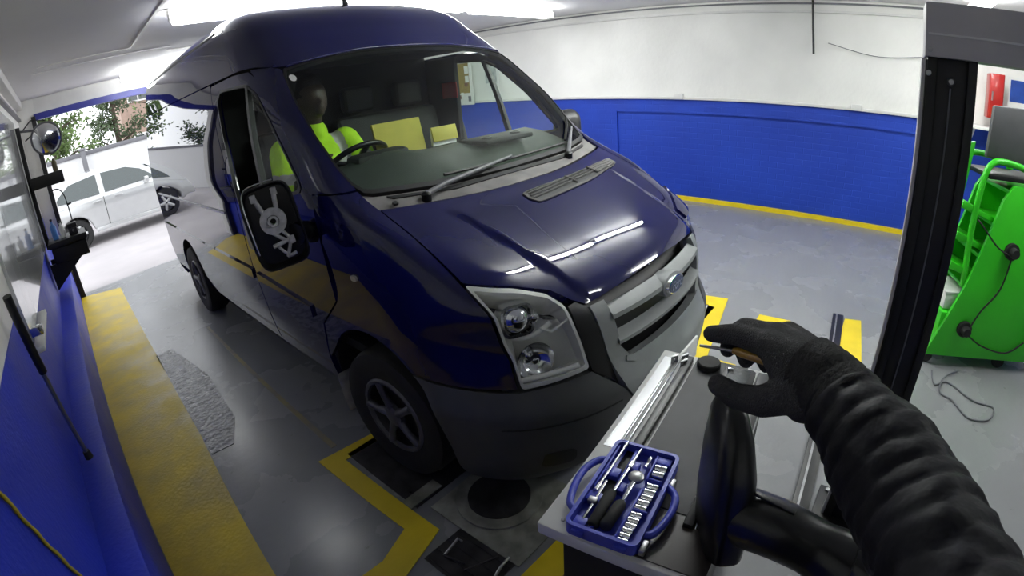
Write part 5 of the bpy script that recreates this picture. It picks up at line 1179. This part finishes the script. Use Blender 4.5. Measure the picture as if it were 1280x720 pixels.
tube('rod', spline([(0, 0, 0.03), (0.0, 0, 0.28), (-0.02, 0, 0.44), (-0.08, 0, 0.50), (-0.17, 0, 0.49)], 5), 0.007, M['black'], st, 8); lathe('stand_base', [(0, 0), (0.045, 0), (0.045, 0.02), (0.012, 0.03), (0, 0.03)], M['black'], st, 16); tube('knob', [(-0.01, 0, 0.30), (0.045, 0, 0.31)], 0.012, M['black'], st, 8)

# ------------------------------------------------------------------ outside the door: car, wall, trees, house
M['silver'] = mat('silver_car_paint', (0.52, 0.53, 0.53), 0.25, metal=0.35, coat=1.0, var=0.05)
M['car_glass'] = mat('dark_car_glass', (0.02, 0.035, 0.035), 0.05, coat=1.0, var=0.1)
car = empty('car', (-0.68, 11.75, 0)); tag(car, 'silver hatchback parked across the forecourt outside the garage door', 'car')
CPROF = [(-2.02, 0.36), (-2.05, 0.62), (-1.98, 0.90), (-1.72, 1.22), (-1.38, 1.42), (-0.60, 1.50), (0.10, 1.47), (0.42, 1.36), (1.02, 1.00), (1.62, 0.90), (1.95, 0.74), (2.02, 0.52), (1.98, 0.28), (1.66, 0.22), (0.98, 0.22), (-0.92, 0.22), (-1.62, 0.24)]
# body: side outline with wheel cut-outs, tumblehome by loft
def car_body():
    arcs = []
    low = [(-2.0, 0.30)] 
    def arcp(cx): return [(cx + 0.36 * math.cos(math.radians(t)), 0.31 + 0.36 * math.sin(math.radians(t))) for t in range(180, -1, -15)]
    poly = [(-2.02, 0.34), (-2.05, 0.62), (-1.98, 0.92), (1.02, 0.98), (1.62, 0.88), (1.95, 0.74), (2.02, 0.52), (1.98, 0.28)] 
    bot = list(reversed(arcp(1.28))) + list(reversed(arcp(-1.27)))
    poly = poly + [(1.66, 0.24)] + bot + [(-1.66, 0.26)]
    o = prism('car_body', poly, -0.84, 0.84, M['silver'], car, M=Matrix(((1, 0, 0, 0), (0, 0, 1, 0), (0, 1, 0, 0), (0, 0, 0, 1))), bevel=0.0)
    b = o.modifiers.new('bev', 'BEVEL'); b.width = 0.05; b.segments = 3; b.limit_method = 'ANGLE'; b.angle_limit = 1.0
    bake_mods(o); autosmooth(o, 0.6)
    # cabin
    secs = []
    V = []; F = []
    low_ = [(-1.98, 0.90), (1.05, 0.96)]; 
    cab = [(-1.96, 0.90, .83), (-1.72, 1.22, .74), (-1.38, 1.42, .64), (-0.60, 1.50, .60), (0.08, 1.46, .62), (0.42, 1.33, .68), (1.02, 0.97, .82)]
    for x, z, w in cab: V.append((x, -w, z)); V.append((x, w, z))
    base = len(V)
    for x, z, w in cab: V.append((x, -0.84, 0.90 + 0.03 * (x + 2) / 3)); V.append((x, 0.84, 0.90 + 0.03 * (x + 2) / 3))
    n = len(cab)
    for i in range(n - 1):
        F.append((2 * i, 2 * i + 1, 2 * i + 3, 2 * i + 2))
        F.append((2 * i, 2 * i + 2, base + 2 * i + 2, base + 2 * i)); F.append((2 * i + 1, base + 2 * i + 1, base + 2 * i + 3, 2 * i + 3))
    o2 = from_data('car_roof', V, F, M['silver'], car)
    def sidept(x, z, s): # point on the leaning cabin side
        t = max(0, (z - 0.93) / 0.55); return (x, s * (0.845 - 0.235 * t), z)
    for s in (-1, 1):
        for name, q in (('rear_window', [(-1.60, 1.02), (-1.50, 1.16), (-1.22, 1.34), (-0.62, 1.40), (-0.62, 1.00)]), ('front_window', [(-0.50, 1.00), (-0.50, 1.40), (0.06, 1.375), (0.36, 1.26), (0.66, 1.02)])):
            V = [sidept(x, z, s) for x, z in q]; V = [(a, b + s * 0.012, c_) for a, b, c_ in V]; V2 = [(a, b - s * 0.03, c_) for a, b, c_ in V]
            m = len(q); F = [tuple(range(m)), tuple(m + i for i in reversed(range(m)))] + [(i, (i + 1) % m, m + (i + 1) % m, m + i) for i in range(m)]
            from_data(name, V + V2, F, M['car_glass'], car)
        box('sill_strip', (0.0, s * 0.848, 0.30), (1.75, 0.03, 0.08), M['silver'], car, bevel=0.01)
        box('door_seam', (-0.56, s * 0.842, 0.62), (0.012, 0.006, 0.62), M['black'], car); box('door_handle', (-0.72, s * 0.855, 0.86), (0.18, 0.03, 0.035), M['silver'], car, bevel=0.008); box('door_handle', (0.22 - 0.45, s * 0.855, 0.87), (0.18, 0.03, 0.035), M['silver'], car, bevel=0.008)
        box('wing_mirror', (0.42, s * 0.95, 1.02), (0.10, 0.18, 0.13), M['silver'], car, bevel=0.03)
        for wx in (-1.27, 1.28):
            w = empty('car_wheel', (wx, s * 0.74, 0.31), 0, car); ry = Matrix.Rotation(-s * math.pi / 2, 3, 'X')
            lathe('tyre', [(0.20, -0.09), (0.29, -0.09), (0.31, -0.06), (0.31, 0.06), (0.29, 0.09), (0.20, 0.09)], M['rubber'], w, 28, rot=ry); lathe('rim', [(0.205, 0.07), (0.19, 0.085), (0.17, 0.05), (0.0, 0.03)], M['black'], w, 28, rot=ry)
            for k in range(5):
                a = 2 * math.pi * k / 5; tube('spoke', [ry @ Vector((0.02 * math.cos(a), 0.02 * math.sin(a), 0.07)), ry @ Vector((0.19 * math.cos(a), 0.19 * math.sin(a), 0.08))], [0.04, 0.03], M['silver'], w, 8)
    box('windscreen', (0.74, 0, 1.155), (0.02, 1.30, 0.62), M['car_glass'], car, rot=Matrix.Rotation(math.radians(-58), 3, 'Y'))
    for s in (-1, 1): box('head_lamp', (1.86, s * 0.62, 0.72), (0.20, 0.34, 0.13), M['lens'], car, bevel=0.03)
car_body()
M['hoarding'] = mat('pale_boundary_wall', (0.70, 0.70, 0.70), 0.8, var=0.06, vscale=1.0)
bw = empty('boundary_wall', (0, 15.2, 0)); tag(bw, 'long pale boundary wall with grey coping behind the silver car', 'wall')
box('wall_body', (1.0, 0.1, 0.92), (14, 0.2, 1.84), M['hoarding'], bw); box('coping', (1.0, 0.1, 1.90), (14, 0.28, 0.12), M['mid_grey'], bw, bevel=0.01)
gp = empty('gate_post', (-1.28, 14.9, 0)); tag(gp, 'grey post standing before the pale boundary wall', 'post')
box('post_shaft', (0, 0, 1.0), (0.14, 0.14, 2.0), M['mid_grey'], gp, bevel=0.01); box('post_cap', (0, 0, 2.02), (0.19, 0.19, 0.06), M['mid_grey'], gp, bevel=0.015)
M['brick_far'] = mat('pale_brick', (0.42, 0.30, 0.24), 0.8, var=0.2, vscale=4, bump=0.2)
hs = empty('house', (4.6, 24, 0)); tag(hs, 'pale brick house beyond the boundary wall', 'house')
box('house_wall', (0, 2, 3.0), (7, 4, 6.0), M['brick_far'], hs); M['slate'] = mat('slate_roof', (0.10, 0.09, 0.10), 0.7, var=0.2)
prism('house_roof', [(-3.8, 6.0), (3.8, 6.0), (0, 8.4)], -0.3, 4.3, M['slate'], hs, M=Matrix(((1, 0, 0, 0), (0, 0, 1, 0), (0, 1, 0, 0), (0, 0, 0, 1))))
for x in (-2.6, -0.6, 1.8):
    for z in (1.6, 4.2):
        w = box('house_window', (x, -0.02, z), (1.0, 0.08, 1.2), M['white'], hs); box('pane', (x - 0.23, -0.065, z), (0.40, 0.02, 1.05), M['car_glass'], w); box('pane', (x + 0.23, -0.065, z), (0.40, 0.02, 1.05), M['car_glass'], w)
M['bark'] = mat('grey_brown_bark', (0.11, 0.085, 0.06), 0.9, var=0.4, vscale=12, bump=0.5, bscale=20)
M['leaf'] = mat('spring_leaf_green', (0.12, 0.20, 0.045), 0.6, var=0.5, vscale=3)
M['leaf2'] = mat('dull_evergreen', (0.06, 0.10, 0.035), 0.6, var=0.5, vscale=3)
def tree(loc, h, spread, nleaf, mt, label, seed, low=0.35, lean=0.0):
    rnd_ = random.Random(seed); t = empty('tree', loc); tag(t, label, 'tree', 'trees behind the boundary wall')
    bm = bmesh.new(); tips = []
    tube_bm(bm, spline([(0, 0, 0), (lean * .3, 0, h * .35), (lean * .7, 0.1, h * .7), (lean, 0, h)], 4), [0.16 * (1 - 0.07 * i) for i in range(13)], 8)
    for k in range(16):
        z0 = h * (low + (0.95 - low) * k / 16); a = rnd_.uniform(0, 2 * math.pi); L = spread * rnd_.uniform(.6, 1.1) * (1 - 0.4 * (k / 16))
        p0 = Vector((lean * z0 / h, 0, z0)); p1 = p0 + Vector((math.cos(a) * L * .5, math.sin(a) * L * .5, L * .25)); p2 = p0 + Vector((math.cos(a) * L, math.sin(a) * L, L * rnd_.uniform(.1, .6)))
        tube_bm(bm, [p0, p1, p2], [0.055, 0.035, 0.012], 5); tips += [(p0 + p1) / 2, p1, (p1 + p2) / 2, p2, p2]
    from_bm('trunk', bm, M['bark'], t, True)
    V = []; F = []
    for k in range(nleaf):
        b = rnd_.choice(tips); c_ = b + Vector((rnd_.gauss(0, .28), rnd_.gauss(0, .28), rnd_.gauss(0, .25))) * spread * .5
        s = rnd_.uniform(.05, .11); a = Vector((rnd_.gauss(0, 1), rnd_.gauss(0, 1), rnd_.gauss(0, 1))).normalized(); b2 = a.orthogonal().normalized(); i = len(V)
        V += [c_ - a * s, c_ + b2 * s * .5, c_ + a * s, c_ - b2 * s * .5]; F.append((i, i + 1, i + 2, i + 3))
    o = from_data('foliage', V, F, mt, t); o['kind'] = 'stuff'
tree((-2.0, 17.2, 0), 4.6, 1.2, 3200, M['leaf'], 'green leafy tree at the left behind the boundary wall', 3, .3)
tree((0.4, 20.4, 0), 5.6, 1.3, 2600, M['leaf2'], 'dull green tree in the middle behind the boundary wall', 5, .3)
tree((2.1, 17.2, 0), 5.0, 1.2, 260, M['leaf'], 'bare branched tree at the right behind the boundary wall', 9, .3, -0.6)
tree((-5.6, 18.2, 0), 4.8, 1.3, 2600, M['leaf2'], 'dark green tree farthest left behind the boundary wall', 11, .25)
tree((5.6, 18.6, 0), 5.4, 1.3, 2400, M['leaf'], 'green tree farthest right behind the boundary wall', 13, .25)
